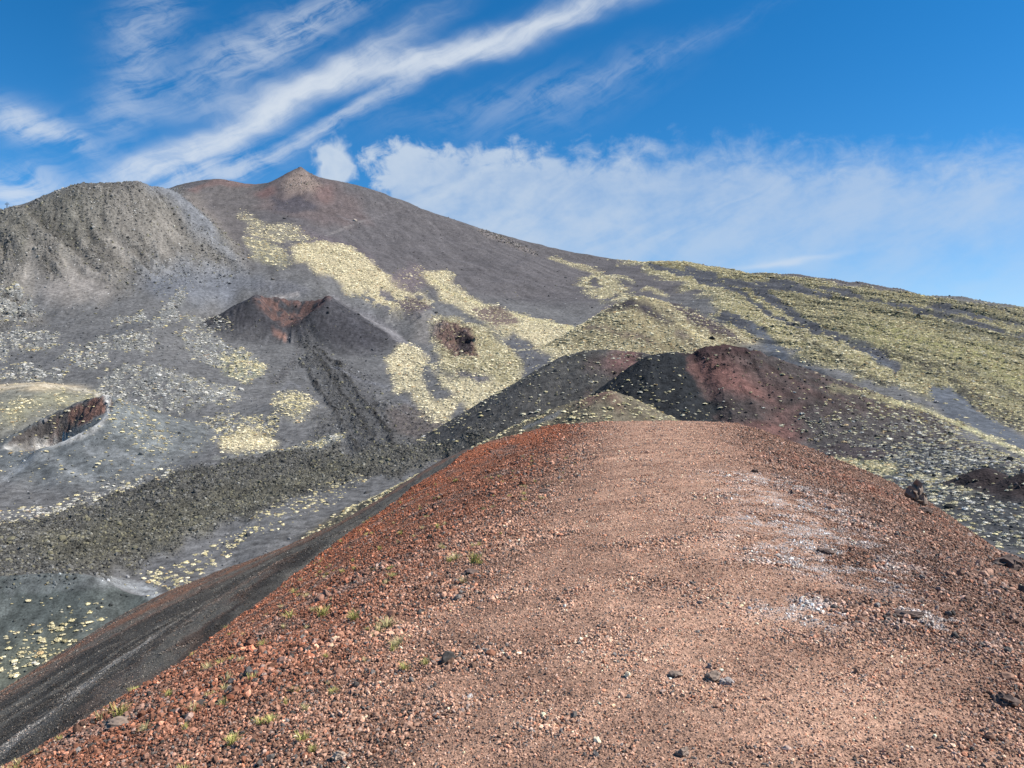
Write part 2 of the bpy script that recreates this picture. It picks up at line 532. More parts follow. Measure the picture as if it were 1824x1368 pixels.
def at(px, py, tol=0.0):
    """ground point seen at a photograph pixel: (u, ln distance)"""
    u = (px - CX) / F
    i = int(np.clip(np.searchsorted(UC, u), 1, NU - 1))
    f = (u - UC[i - 1]) / (UC[i] - UC[i - 1])
    t = (Z0[i - 1] * (1 - f) + Z0[i] * f) / YG[0]
    tr = (HY - py) / F
    hit = np.nonzero(t >= tr)[0]
    hit = hit[hit > 0]
    if len(hit) == 0:
        return u, VC[int(np.argmax(t))]
    k = hit[0]
    g = (tr - t[k - 1]) / max(t[k] - t[k - 1], 1e-6)
    return u, VC[k - 1] + np.clip(g, 0, 1) * (VC[1] - VC[0])


def xyz(px, py):
    u, v = at(px, py)
    y = math.exp(v)
    return u * y, y, (HY - py) / F * y


WN1 = fbm(XG / YG * 900, VC[None, :] * 260 + 0 * XG, 26, 4, 0.6, 60)
WN2 = fbm(XG / YG * 900, VC[None, :] * 260 + 0 * XG, 26, 4, 0.6, 70)


def region(pts, warp=4.0, soft=1):
    """mask of the ground inside a traced outline, laid out on the ground itself"""
    P = []
    n = len(pts)
    for a in range(n):
        x0, y0 = pts[a]; x1, y1 = pts[(a + 1) % n]
        k = max(1, int(math.hypot(x1 - x0, y1 - y0) / 14))
        for j in range(k):
            P.append(at(x0 + (x1 - x0) * j / k, y0 + (y1 - y0) * j / k))
    P = np.array(P)
    wu, wvv = warp / F, warp * 0.0032
    u0, u1 = P[:, 0].min() - 3 * wu, P[:, 0].max() + 3 * wu
    q0, q1 = P[:, 1].min() - 3 * wvv, P[:, 1].max() + 3 * wvv
    i0, i1 = np.searchsorted(UC, [u0, u1]); j0, j1 = np.searchsorted(VC, [q0, q1])
    i0 = max(i0 - soft - 1, 0); j0 = max(j0 - soft - 1, 0); i1 = min(i1 + soft + 1, NU); j1 = min(j1 + soft + 1, NV)
    uu = UC[i0:i1, None] + WN1[i0:i1, j0:j1] * wu
    vv = VC[None, j0:j1] + WN2[i0:i1, j0:j1] * wvv
    ins = np.zeros(uu.shape, bool)
    m = len(P)
    for a in range(m):
        xa, ya = P[a]; xb, yb = P[(a + 1) % m]
        if ya == yb:
            continue
        c = (vv > min(ya, yb)) & (vv <= max(ya, yb))
        ins ^= c & (uu < xa + (vv - ya) * (xb - xa) / (yb - ya))
    M = ins.astype(np.float32)
    if soft:
        M = blur(blur(M, soft, 0), soft, 1)
    return (slice(i0, i1), slice(j0, j1)), M


def ribbon(pts, wpx, warp=1.0):
    out = []
    for k, (x, y) in enumerate(pts):
        x0, y0 = pts[max(k - 1, 0)]; x1, y1 = pts[min(k + 1, len(pts) - 1)]
        dx, dy = x1 - x0, y1 - y0
        L = math.hypot(dx, dy) + 1e-6
        w = wpx[k] if isinstance(wpx, (list, tuple)) else wpx
        out.append(((x - dy / L * w / 2, y + dx / L * w / 2), (x + dy / L * w / 2, y - dx / L * w / 2)))
    return [a for a, b in out] + [b for a, b in reversed(out)]


# ------------------------------------------------------------------ painting the ground
KA = 0.66          # photograph value -> base colour at this exposure
C_ASH = srgb(109, 108, 107, KA)
C_ASH_D = srgb(86, 89, 92, KA)
C_MTN = srgb(100, 96, 96, KA)
C_YEL = srgb(200, 186, 150, KA)
C_GRN = srgb(130, 124, 94, KA)
C_ROCK = srgb(110, 106, 100, KA)
KR = 0.74
C_LAVA = srgb(94, 92, 86, KA)
C_RED = srgb(128, 100, 92, KA)
C_BLK = srgb(50, 52, 54, KA)
C_PALE = srgb(176, 176, 166, KA)

COLR = np.zeros((NU, NV, 3), np.float32)
COLR[:] = C_ASH
fmt = sm(YG, 1000, 1250)[..., None]
COLR = COLR * (1 - fmt) + C_MTN * fmt
ROUGH = np.full((NU, NV), 0.25, np.float32)
SHR = np.zeros((NU, NV), np.float32)          # cover of cushion shrubs
SHT = np.zeros((NU, NV), np.float32)          # 0 straw yellow, 1 olive green, 2 pale grey
ROCKS = ((.014 + .022 * sm(fbm(XG, YG, 90, 4, .6, 165), -.2, .6)) * (1 - .85 * sm(YG, 750, 1000))).astype(np.float32)        # cover of loose blocks
# downslope streaks on the ash of the mountain
stk = fbm(XG + 0.42 * YG, YG * 0.05, 26, 4, .6, 80)
COLR *= (1 + 0.16 * (sm(YG, 900, 1300) * stk))[..., None]


def paint(pts, col=None, a=1.0, warp=5.0, soft=1, rough=None, shr=None, sht=None, rock=None, lab=None, hole=0.0, hs=18, seed=90):
    if shr is not None and shr > .3:
        warp *= 1.9; soft += 2; a *= .82
    sl, M = region(pts, warp, soft)
    if M.size == 0:
        return
    if hole:
        nz = fbm(XG[sl] / YG[sl] * 900, np.log(YG[sl]) * 300, hs, 4, .6, seed)
        M = M * sm(nz, -0.45 + hole * 0.8, -0.25 + hole * 0.8)
    if col is not None:
        COLR[sl] = COLR[sl] * (1 - a * M[..., None]) + np.asarray(col) * a * M[..., None]
    for G, v in ((ROUGH, rough), (SHR, shr), (SHT, sht), (ROCKS, rock)):
        if v is not None:
            G[sl] = G[sl] * (1 - M) + v * M
    if lab is not None:
        LAB[sl][M > 0.5] = lab


def own(lab, n=5):
    return blur(blur((LAB == lab).astype(np.float32), n, 0), n, 1)[..., None]


def tintlab(lab, col, n=5):
    global COLR
    m = own(lab, n)
    COLR = (COLR * (1 - m) + col * m).astype(np.float32)


def line(pts, w, col, a=1.0, soft=1, warp=1.0, **k):
    paint(ribbon(pts, w), col, a, warp, soft, **k)


# --- far mountain
paint([(300, 345), (390, 318), (460, 328), (500, 345), (440, 400), (430, 440), (380, 420)], srgb(108, 102, 98, KA), .6, 10, 4)
paint([(440, 345), (500, 318), (535, 300), (590, 322), (640, 350), (660, 400), (560, 400), (470, 370)], srgb(116, 100, 96, KA), .5, 14, 5)
paint([(500, 330), (535, 301), (575, 330), (560, 350), (520, 345)], srgb(158, 140, 128, KA), .75, 9, 3, rock=.12, rough=.6)
paint([(455, 345), (480, 333), (490, 350), (465, 358)], srgb(132, 100, 94, KA), .6, 7, 3)
paint([(555, 335), (585, 330), (600, 355), (575, 365)], srgb(128, 102, 96, KA), .5, 8, 3)
paint([(480, 355), (540, 352), (560, 372), (500, 378)], srgb(78, 78, 86, KA), .6, 12, 2, rough=.7)
paint([(320, 345), (345, 340), (420, 440), (440, 480), (425, 490), (400, 440)], srgb(130, 122, 114, KA), .6, 12, 6)
paint([(430, 372), (470, 395), (520, 405), (560, 420), (520, 430), (470, 430), (440, 410)], srgb(138, 132, 116, KA), .8, 10, 4, shr=.18, sht=0)
paint([(520, 400), (640, 440), (700, 500), (690, 560), (640, 480), (560, 440)], srgb(112, 100, 104, KA), .5, 14, 6)
line([(580, 420), (620, 404), (650, 393)], 2.4, srgb(142, 136, 132, KA), .8)
line([(600, 385), (640, 398), (690, 380), (720, 372)], 2.0, srgb(136, 130, 130, KA), .5)
for P_, w_ in (([(470, 352), (500, 366), (560, 374), (600, 386)], 5), ([(480, 372), (540, 388), (600, 410), (650, 440)], 4), ([(640, 350), (720, 400), (800, 470)], 5),
               ([(700, 372), (800, 430), (880, 500)], 6), ([(760, 400), (860, 470), (950, 545)], 7), ([(840, 425), (930, 490), (1010, 545)], 6), ([(930, 450), (1010, 505), (1040, 540)], 5),
               ([(600, 345), (640, 400), (690, 450)], 4), ([(660, 380), (700, 440), (730, 470)], 4)):
    line(P_, [w_ * .5] + [w_] * (len(P_) - 1), srgb(80, 77, 78, KA), .35, 3, 12)
paint([(330, 340), (390, 317), (462, 325), (446, 334), (390, 327), (345, 345)], srgb(122, 100, 94, KA), .7, 5, 2)
# --- left rock hill
hill = [(-60, 395), (0, 377), (90, 350), (145, 329), (250, 328), (310, 338), (370, 390), (420, 440), (445, 480), (430, 490), (370, 478), (330, 470),
        (310, 500), (250, 505), (238, 500), (215, 520), (150, 545), (90, 520), (60, 480), (40, 540), (80, 580), (-60, 590)]
paint(hill, C_ROCK, 1, 14, 6, rough=1.0, rock=.30, lab=20)
paint([(-60, 400), (0, 380), (140, 332), (200, 335), (170, 400), (100, 430), (0, 450), (-60, 470)], srgb(104, 102, 93, KA), .6, 16, 6)
paint([(250, 330), (310, 338), (370, 390), (440, 480), (420, 470), (340, 400), (280, 350)], srgb(112, 114, 118, KA), .85, 6, 4, rough=.5, rock=.05)
for a, b, w in (((150, 360), (235, 480), 16), (((60, 400), (50, 530), 20)), ((185, 372), (300, 455), 12), ((110, 440), (150, 540), 22), ((215, 350), (330, 440), 9)):
    line([a, ((a[0] + b[0]) / 2, (a[1] + b[1]) / 2 - 4), b], [w * .3, w, w * 1.4], srgb(138, 132, 124, KA), .8, 3, 5, rough=.35, rock=.02)
paint([(60, 500), (150, 480), (215, 520), (180, 545), (110, 550), (80, 540)], srgb(140, 134, 128, KA), .8, 9, 5, rough=.2, rock=.01)
paint([(230, 500), (250, 460), (330, 470), (445, 480), (440, 500), (360, 500), (300, 510)], srgb(132, 132, 132, KA), .5, 12, 3, rough=.9, rock=.2)
# --- lower left: ash with rocky, pale-shrubbed patches
PATCH = [
    [(-60, 595), (30, 588), (105, 595), (108, 610), (70, 625), (-60, 640)], [(-60, 520), (30, 515), (78, 560), (60, 575), (-60, 580)],
    [(-40, 655), (40, 645), (105, 655), (135, 665), (70, 680), (-40, 680)], [(120, 620), (180, 610), (200, 650), (140, 655), (100, 640)],
    [(165, 605), (210, 590), (275, 600), (275, 625), (230, 630), (170, 622)], [(205, 570), (260, 558), (265, 572), (215, 582)],
    [(312, 590), (360, 585), (420, 620), (470, 655), (440, 680), (400, 660), (345, 640)], [(285, 545), (330, 510), (325, 560), (300, 580), (255, 590)],
    [(170, 665), (260, 650), (330, 665), (400, 690), (428, 705), (400, 725), (300, 735), (200, 725), (170, 690)], [(325, 560), (400, 570), (420, 600), (360, 590)],
    [(355, 745), (420, 735), (495, 745), (490, 765), (400, 775), (350, 765)],
]
for i, P in enumerate(PATCH):
    paint(P, srgb(132, 132, 128, KA), .85, 8, 1, rough=.9, shr=.30, sht=2, rock=.16, hole=.16, hs=9, seed=100 + i)
paint([(395, 640), (430, 625), (475, 655), (470, 672), (430, 682), (400, 665)], srgb(150, 150, 126, KA), .9, 5, 1, shr=.55, sht=.5, rough=.8, hole=.1, hs=8)
paint([(485, 705), (510, 697), (545, 700), (562, 725), (545, 748), (510, 745), (490, 730)], srgb(142, 138, 122, KA), .9, 3, 1, shr=.55, sht=.6, rough=.7)
paint([(385, 795), (430, 765), (470, 770), (492, 785), (480, 798), (430, 806), (395, 803)], C_YEL, 1, 4, 1, shr=.75, sht=0)
paint([(330, 755), (430, 740), (490, 745), (500, 775), (400, 790), (335, 795)], None, 1, 4, 1, shr=.30, sht=.7, hole=.1, hs=9)
line([(170, 605), (290, 560), (360, 540)], 5, C_ASH_D, .6, 2, 3)
line([(310, 665), (370, 690), (425, 712)], 3.0, srgb(196, 194, 184, KA), .7, 1, 2, shr=.4, sht=1.2)
paint([(250, 505), (330, 480), (440, 490), (470, 500), (380, 540), (290, 530)], srgb(118, 122, 130, KA), .6, 12, 6)
# --- breached cone
m2 = (LAB == 2)
CONEC = srgb(70, 69, 72, KA) * (1 + .22 * fbm(np.cos(BRE_TH) * 12, np.sin(BRE_TH) * 12, 1.0, 4, .6, 113)[..., None])
tintlab(2, CONEC, 7)
redm = sm(46 - BRE_R, 0, 10) * sm(-BRE_S + 40, 0, 20)
redm = np.clip(redm + 0.9 * sm(16 - np.abs(BRE_L + 4), 0, 9) * sm(BRE_S, -20, 10) * sm(48 - BRE_S, 0, 14), 0, 1) * sm(fbm(XG, YG, 16, 4, .6, 110) + .30, -.2, .35)
redm = redm * m2
ROUGH[m2] = .3
redc = C_RED * (0.85 + .3 * fbm(XG, YG, 6, 3, .6, 111))[..., None]
rock_ = sm(fbm(XG, YG, 9, 4, .6, 114), -.1, .5)[..., None]
redc = redc * (1 - rock_ * .6) + srgb(78, 70, 70, KA) * rock_ * .6
COLR = COLR * (1 - redm[..., None] * .9) + redc * redm[..., None] * .9
ROUGH = np.where(redm > .4, .8, ROUGH)
line([(482, 530), (505, 527), (532, 523)], 4.0, srgb(196, 186, 178, KA), .9)
paint([(440, 520), (470, 495), (520, 505), (570, 525), (500, 524)], srgb(110, 110, 114, KA), .6, 6, 2, rough=.6)
paint([(485, 590), (510, 598), (505, 606), (488, 600)], srgb(150, 112, 98, KA), .8, 4, 1)
# --- dark lava stream and the streaked ground about it
paint([(600, 690), (650, 690), (715, 735), (765, 790), (640, 803), (545, 792), (560, 745), (590, 730)], srgb(86, 85, 84, KA), .55, 16, 5, rough=1.0, rock=.16)
paint([(540, 640), (610, 640), (690, 700), (640, 720), (580, 690)], srgb(90, 89, 90, KA), .5, 14, 5, rough=.7, rock=.08)
paint([(530, 600), (560, 600), (600, 650), (640, 700), (700, 790), (690, 805), (640, 800), (570, 700), (535, 640)], srgb(88, 88, 88, KA), .7, 10, 4, rough=.9, rock=.14)
for P_ in ([(545, 615), (575, 645), (600, 690), (650, 760), (672, 800)], [(535, 640), (565, 690), (600, 745), (640, 800)], [(560, 615), (600, 650), (640, 705), (690, 770), (705, 800)]):
    line(P_, [3, 5, 4, 5, 4][:len(P_)], srgb(40, 39, 39, KA), .9, 1, 7, rough=2.2, rock=.4)
line([(540, 605), (556, 630), (590, 668), (602, 710), (640, 752), (655, 785), (690, 805)], [6, 9, 13, 14, 24, 26, 18], srgb(80, 79, 78, KA), .6, 4, 16, rough=1.4, rock=.35, lab=21)
line([(535, 610), (520, 650), (480, 690)], [8, 10, 14], srgb(88, 86, 86, KA), .6, 2, 4, rough=.7, rock=.08)
line([(590, 655), (650, 680), (690, 690), (760, 740)], [3, 3, 3, 3], srgb(124, 124, 128, KA), .7)
line([(535, 690), (515, 680), (500, 700)], 3, srgb(130, 130, 134, KA), .6)
line([(640, 740), (660, 720), (690, 725), (680, 760)], 4, srgb(60, 60, 62, KA), .7, 1, 3, rough=1.5)
paint([(690, 735), (740, 720), (800, 760), (850, 775), (760, 790), (700, 770)], srgb(104, 96, 92, KA), .8, 8, 3, rough=.9, rock=.12)
line([(670, 705), (720, 735), (775, 752)], 2, srgb(140, 138, 136, KA), .7)
line([(588, 524), (640, 556), (700, 592), (765, 640)], [5, 8, 10, 6], srgb(134, 131, 132, KA), .8, 2, 3, rough=.15, rock=0)
line([(400, 520), (440, 505), (480, 500)], [10, 14, 8], srgb(122, 124, 130, KA), .6, 4, 6, rough=.12, rock=0)
line([(600, 560), (640, 590), (672, 625)], [14, 20, 10], srgb(84, 83, 88, KA), .5, 4, 8)
# --- yellow broom patches in the middle
paint([(522, 440), (560, 428), (620, 440), (665, 470), (702, 500), (690, 515), (640, 520), (600, 505), (560, 480), (525, 460)], C_YEL, 1, 5, 1, shr=.55, sht=.0, rough=.7)
paint([(600, 510), (690, 508), (740, 515), (775, 545), (700, 550), (670, 545), (650, 530)], C_YEL, 1, 7, 1, shr=.55, sht=0, rough=.6, hole=.08)
paint([(440, 420), (500, 440), (520, 470), (510, 480), (450, 465)], srgb(138, 134, 116, KA), .8, 9, 3, shr=.2, sht=.4)
paint([(750, 485), (795, 482), (820, 520), (870, 545), (960, 570), (1060, 590), (1190, 612), (1150, 622), (1050, 625), (990, 640), (960, 640), (930, 610), (870, 580), (800, 540), (765, 510)],
      C_YEL, 1, 5, 1, shr=.55, sht=.0, rough=.5)
line([(760, 490), (810, 525), (880, 552), (960, 572), (1040, 588)], [4, 6, 6, 6, 5], srgb(206, 194, 146, KA), .8, 1, 2)
paint([(840, 548), (900, 550), (925, 575), (880, 582), (845, 565)], srgb(104, 88, 88, KA), .85, 9, 2, shr=.08, rough=.9)
paint([(770, 560), (830, 575), (880, 600), (935, 640), (920, 690), (860, 690), (800, 665), (775, 620)], srgb(176, 164, 122, KA), .95, 8, 2, shr=.45, sht=.2, rough=.8)
paint([(775, 578), (820, 575), (845, 600), (850, 640), (825, 640), (790, 620), (768, 600)], srgb(112, 88, 84, KA), .9, 8, 2, shr=.04, rough=1.4, rock=.15)
paint([(812, 590), (822, 590), (838, 606), (842, 632), (815, 625)], srgb(50, 46, 50, KA), .9, 2, 1, rough=1.5)
paint([(690, 640), (720, 612), (760, 640), (800, 680), (830, 705), (800, 745), (760, 735), (730, 700), (700, 690)], C_YEL, 1, 6, 1, shr=.6, sht=0, rough=.5)
paint([(745, 655), (770, 655), (790, 690), (830, 700), (820, 712), (770, 712), (755, 690)], C_ASH, 1, 4, 2, shr=.02)
paint([(800, 668), (850, 660), (900, 690), (935, 665), (925, 700), (840, 730), (810, 712)], C_YEL, 1, 6, 1, shr=.55, sht=0, rough=.5)
paint([(810, 655), (860, 668), (880, 680), (850, 684), (818, 672)], srgb(100, 98, 106, KA), .9, 4, 2, shr=.02)
paint([(730, 740), (800, 745), (880, 735), (850, 760), (790, 752)], C_YEL, .8, 6, 1, shr=.45, sht=0)
paint([(700, 540), (745, 528), (772, 548), (750, 560), (720, 558)], srgb(94, 82, 86, KA), .85, 6, 2, shr=.04, rough=.8, rock=.08)
paint([(735, 560), (775, 555), (790, 580), (770, 620), (740, 600)], srgb(136, 130, 124, KA), .6, 9, 4)
paint([(915, 590), (985, 640), (990, 665), (960, 690), (925, 690), (935, 650), (900, 610)], srgb(100, 100, 103, KA), .95, 4, 2, shr=.02)
# --- grey ash slope with its rock spine
paint([(690, 500), (740, 470), (760, 480), (740, 520), (712, 520)], srgb(116, 104, 106, KA), .7, 8, 4, shr=.05)
line([(855, 411), (890, 425), (930, 442), (958, 456)], [5, 11, 9, 5], srgb(130, 122, 118, KA), .95, 1, 4, rough=1.6, rock=.5)
line([(975, 458), (1050, 480), (1110, 520)], [3, 9, 16], srgb(158, 148, 120, KA), .85, 2, 5, shr=.25, sht=.2)
paint([(1030, 500), (1080, 490), (1125, 525), (1080, 545), (1050, 520)], srgb(168, 158, 122, KA), .9, 8, 2, shr=.4, sht=.1, hole=.1)
line([(1090, 490), (1130, 503)], 5, srgb(150, 144, 124, KA), .8, 1, 5, shr=.3, sht=.3)
line([(1145, 512), (1190, 528)], 6, srgb(160, 150, 122, KA), .8, 1, 5, shr=.3, sht=.3)
# --- shrub slope on the right
paint([(1150, 466), (1240, 466), (1380, 490), (1500, 507), (1640, 526), (1760, 546), (1824, 557), (2200, 620), (2200, 830), (1900, 790), (1824, 772), (1760, 742), (1700, 720),
       (1640, 700), (1590, 690), (1500, 660), (1440, 640), (1370, 610), (1300, 590), (1270, 560), (1300, 545), (1240, 510), (1180, 495), (1130, 470), (1090, 460)],
      C_GRN, 1, 10, 2, shr=.55, sht=.9, rough=.9, lab=22)
paint([(1120, 468), (1250, 500), (1400, 560), (1550, 620), (1650, 690), (1600, 695), (1480, 640), (1350, 590), (1280, 560), (1290, 545), (1200, 500)], srgb(172, 162, 118, KA), .8, 10, 3, shr=.5, sht=.3)
for P, w in (([(1215, 478), (1310, 505), (1420, 515), (1480, 530)], 9), ([(1240, 500), (1320, 520), (1370, 560), (1430, 590)], 6), ([(1340, 512), (1390, 545), (1440, 580), (1490, 600), (1540, 622)], 12),
             ([(1370, 498), (1430, 515)], 9), ([(1520, 605), (1560, 630), (1600, 660)], 13), ([(1150, 470), (1220, 490), (1300, 512)], 6), ([(1280, 560), (1330, 580), (1360, 600)], 14),
             ([(1460, 512), (1560, 535), (1680, 560)], 5), ([(1580, 540), (1700, 570), (1824, 600)], 7), ([(1650, 545), (1824, 580)], 6)):
    line(P, w * 1.5, srgb(84, 85, 89, KA), 1, 1, 6, shr=.015, rough=.25)
for P, w in (([(1570, 622), (1640, 650), (1700, 680), (1760, 720)], 12), ([(1640, 645), (1700, 655), (1760, 680), (1824, 712)], 8), ([(1420, 600), (1500, 640), (1560, 680), (1600, 690)], 9),
             ([(1700, 700), (1824, 762)], 22)):
    line(P, w, srgb(72, 70, 66, KA), .75, 2, 7, shr=.25, rough=1.3)
paint([(1480, 560), (1600, 580), (1750, 620), (1824, 650), (1900, 700), (1824, 690), (1700, 645), (1560, 610)], srgb(164, 160, 104, KA), .7, 16, 5, shr=.62, sht=.8)
line([(1700, 585), (1760, 605), (1830, 625)], 3, srgb(190, 184, 160, KA), .7, 1, 2, shr=.1)
# the ash gully behind the right cone
paint([(1335, 572), (1372, 600), (1408, 640), (1470, 668), (1530, 693), (1565, 708), (1500, 696), (1440, 674), (1395, 652), (1350, 612)], srgb(92, 96, 102, KA), 1, 4, 2, shr=.01, rough=.12, rock=0)
paint([(1652, 688), (1690, 688), (1745, 735), (1824, 782), (1950, 842), (1950, 872), (1824, 808), (1740, 770), (1690, 744), (1664, 716)], srgb(92, 96, 102, KA), 1, 4, 2, shr=.01, rough=.12, rock=0)
paint([(1530, 620), (1570, 640), (1600, 662), (1570, 650)], srgb(96, 100, 106, KA), 1, 3, 1, shr=.0, rough=.12)
# --- knoll
m9 = LAB == 9
tintlab(9, srgb(160, 147, 114, KA), 8); SHR[m9] = .45; SHT[m9] = .2; ROUGH[m9] = .5
paint([(1075, 560), (1115, 536), (1150, 530), (1195, 552), (1222, 590), (1175, 572), (1130, 552)], srgb(80, 75, 77, KA), 1, 4, 2, shr=.04)
paint([(1185, 536), (1230, 550), (1300, 588), (1330, 612), (1265, 596), (1215, 566)], srgb(88, 79, 78, KA), 1, 4, 2, shr=.10)
paint([(1050, 565), (1085, 545), (1110, 533), (1090, 555)], srgb(108, 100, 104, KA), .7, 4, 2, shr=.1)
line([(1130, 528), (1165, 540), (1210, 580), (1260, 610)], [5, 7, 7, 6], srgb(200, 186, 138, KA), .85, 1, 3, shr=.5, sht=0)
paint([(1195, 590), (1225, 590), (1240, 610), (1210, 610)], srgb(98, 88, 90, KA), .7, 6, 2, shr=.1)
line([(1040, 582), (1100, 590), (1150, 605), (1180, 618)], [5, 8, 7, 4], srgb(106, 90, 90, KA), .85, 2, 3, shr=.08)
# --- hill left of the right cone
m6 = LAB == 6
tintlab(6, srgb(86, 84, 81, KA)); SHR[m6] = .05; SHT[m6] = 1.4; ROUGH[m6] = .5; ROCKS[m6] = .03
paint([(1055, 640), (1090, 624), (1140, 628), (1150, 640), (1100, 660), (1070, 655)], srgb(120, 84, 80, KA), .65, 8, 4, shr=.06)
paint([(1040, 640), (1055, 640), (1060, 660), (1045, 655)], srgb(118, 92, 84, KA), .5, 6, 3)
m7 = LAB == 7
tintlab(7, srgb(112, 104, 88, KA)); SHR[m7] = .18; SHT[m7] = .6; ROUGH[m7] = .5
paint([(1030, 720), (1050, 700), (1090, 700), (1110, 725), (1080, 712)], srgb(136, 104, 92, KA), .7, 6, 3)
line([(930, 765), (960, 752), (1000, 733)], [3, 6, 3], srgb(132, 136, 140, KA), .8, 1, 1, shr=0)
# --- black and red cone
m8 = LAB == 8
blk = sm(W(1222, 345) - XG + fbm(XG, YG, 14, 4, .6, 120) * 5 + (350 - YG) * .03, -2.5, 2.5)
c8 = srgb(78, 71, 69, KA) + (C_BLK - srgb(78, 71, 69, KA)) * blk[..., None]
rd = np.exp(-((XG - W(1245, 340) - R4 * .28) / (8 + R4 * .22)) ** 2) * (1 - blk) * sm(R4, 4, 14) * sm(fbm(a_ * 6, R4 * .03, 1, 4, .6, 121), -.6, .3)
rd = rd * .75
rd2 = (1 - blk) * sm(fbm(XG + YG * .6, YG * .2, 16, 4, .6, 122), -.15, .5) * .22
c8 = c8 + (srgb(124, 90, 83, KA) - c8) * np.clip(rd + rd2 * sm(80 - R4, 0, 40), 0, 1)[..., None]
topd = sm(12 - R4, 0, 6) * (1 - blk)
c8 = c8 + (srgb(66, 46, 46, KA) - c8) * (topd * .8)[..., None]
tintlab(8, c8)
SHR[m8] = (0.02 + .26 * sm(XG - W(1360, 300), 0, 50) * sm(R4, 30, 75) + .035 * blk * sm(R4, 12, 40))[m8]
SHT[m8] = 1.3; ROUGH[m8] = .55; ROCKS[m8] = .04
line([(1255, 648), (1290, 655), (1345, 648)], 7, srgb(52, 40, 40, KA), .8, 1, 4, rough=1.8, rock=.3)
line([(1235, 632), (1290, 634), (1330, 628)], 6, srgb(56, 42, 42, KA), .7, 1, 4, rough=1.6, rock=.25)
line([(1480, 688), (1560, 708), (1640, 728), (1720, 762), (1824, 808), (1900, 842)], [3, 4, 5, 7, 9, 9], srgb(196, 190, 140, KA), .9, 1, 2, shr=.35, sht=.1)
paint([(1500, 720), (1600, 735), (1700, 790), (1824, 850), (1824, 830), (1700, 765), (1620, 735)], None, 1, 6, 3, shr=.30, sht=1.4)
# --- floor on the right, at the ridge foot
paint([(1400, 740), (1500, 735), (1640, 745), (1760, 800), (1900, 850), (1900, 890), (1824, 862), (1640, 822), (1460, 812)], srgb(80, 76, 75, KA), .95, 6, 4, shr=.24, sht=1.5, rough=.6, rock=.05)
paint([(1470, 800), (1600, 790), (1700, 800), (1824, 840), (1950, 900), (1950, 1080), (1824, 1000), (1640, 900), (1560, 850)], srgb(70, 72, 74, KA), .9, 8, 4, shr=.20, sht=1.6, rough=.7, rock=.05)
paint([(1460, 815), (1540, 822), (1600, 825), (1590, 842), (1560, 842), (1500, 835)], srgb(170, 168, 130, KA), .8, 5, 1, shr=.6, sht=.5)
paint([(1440, 800), (1500, 790), (1600, 808), (1560, 822), (1480, 816)], srgb(80, 70, 70, KA), .8, 5, 2, shr=.03)
line([(1620, 848), (1660, 856), (1700, 850)], 5, srgb(190, 188, 160, KA), .7, 1, 3, shr=.6, sht=1)
line([(1705, 874), (1750, 874), (1770, 876)], 5, srgb(190, 188, 160, KA), .7, 1, 2, shr=.6, sht=1)
m11 = LAB == 11
tintlab(11, srgb(56, 48, 48, KA), 3); SHR[m11] = .02; ROUGH[m11] = .6; ROCKS[m11] = .06
# --- left crater
m3 = LAB == 3
tintlab(3, srgb(108, 111, 111, KA), 8); SHR[m3] = .03; SHT[m3] = 1.2; ROUGH[m3] = .12
wall = ((C2_R < .96) & (np.sin(C2_TH - .2) > -.05) & m3)
wl = sm(fbm(XG, YG, 12, 4, .6, 130) + (XG - W(100, 425)) * .07, -.3, .4)[..., None]
wc = srgb(92, 87, 84, KA) * (1 - wl) + srgb(122, 94, 84, KA) * wl
COLR[wall] = wc[wall]; ROUGH[wall] = 1.4
m4 = LAB == 4
tn = sm(34 + 8 * fbm(XG, YG, 18, 3, .6, 132) - RS4, 0, 22)[..., None]
tintlab(4, (srgb(190, 174, 146, KA) * tn + srgb(122, 120, 110, KA) * (1 - tn)), 6); SHR[m4] = .012; SHT[m4] = .6; ROUGH[m4] = .2
paint([(0, 720), (60, 705), (170, 700), (160, 712), (80, 722), (0, 745)], srgb(150, 146, 118, KA), .7, 8, 4, shr=.25, sht=.5)
line([(182, 704), (194, 718), (192, 740), (170, 762), (140, 778), (100, 790), (62, 798), (0, 800)], [4, 6, 7, 6, 6, 5, 6, 5], srgb(206, 202, 194, KA), 1, 1, .8)
line([(0, 690), (60, 685), (140, 693), (182, 704)], 3, srgb(206, 196, 176, KA), .8, 1, .8)
line([(70, 806), (36, 832), (0, 856)], [5, 6, 6], srgb(176, 178, 178, KA), .85, 2, 1)
line([(72, 808), (120, 834), (172, 858)], [5, 6, 5], srgb(172, 174, 174, KA), .8, 2, 1)
line([(150, 800), (220, 812), (280, 828)], [5, 6, 3], srgb(172, 174, 174, KA), .8, 2, 1)
paint([(195, 715), (240, 725), (290, 755), (310, 785), (290, 800), (230, 790), (190, 770)], srgb(134, 138, 136, KA), .6, 6, 3, shr=.22, sht=1.3)
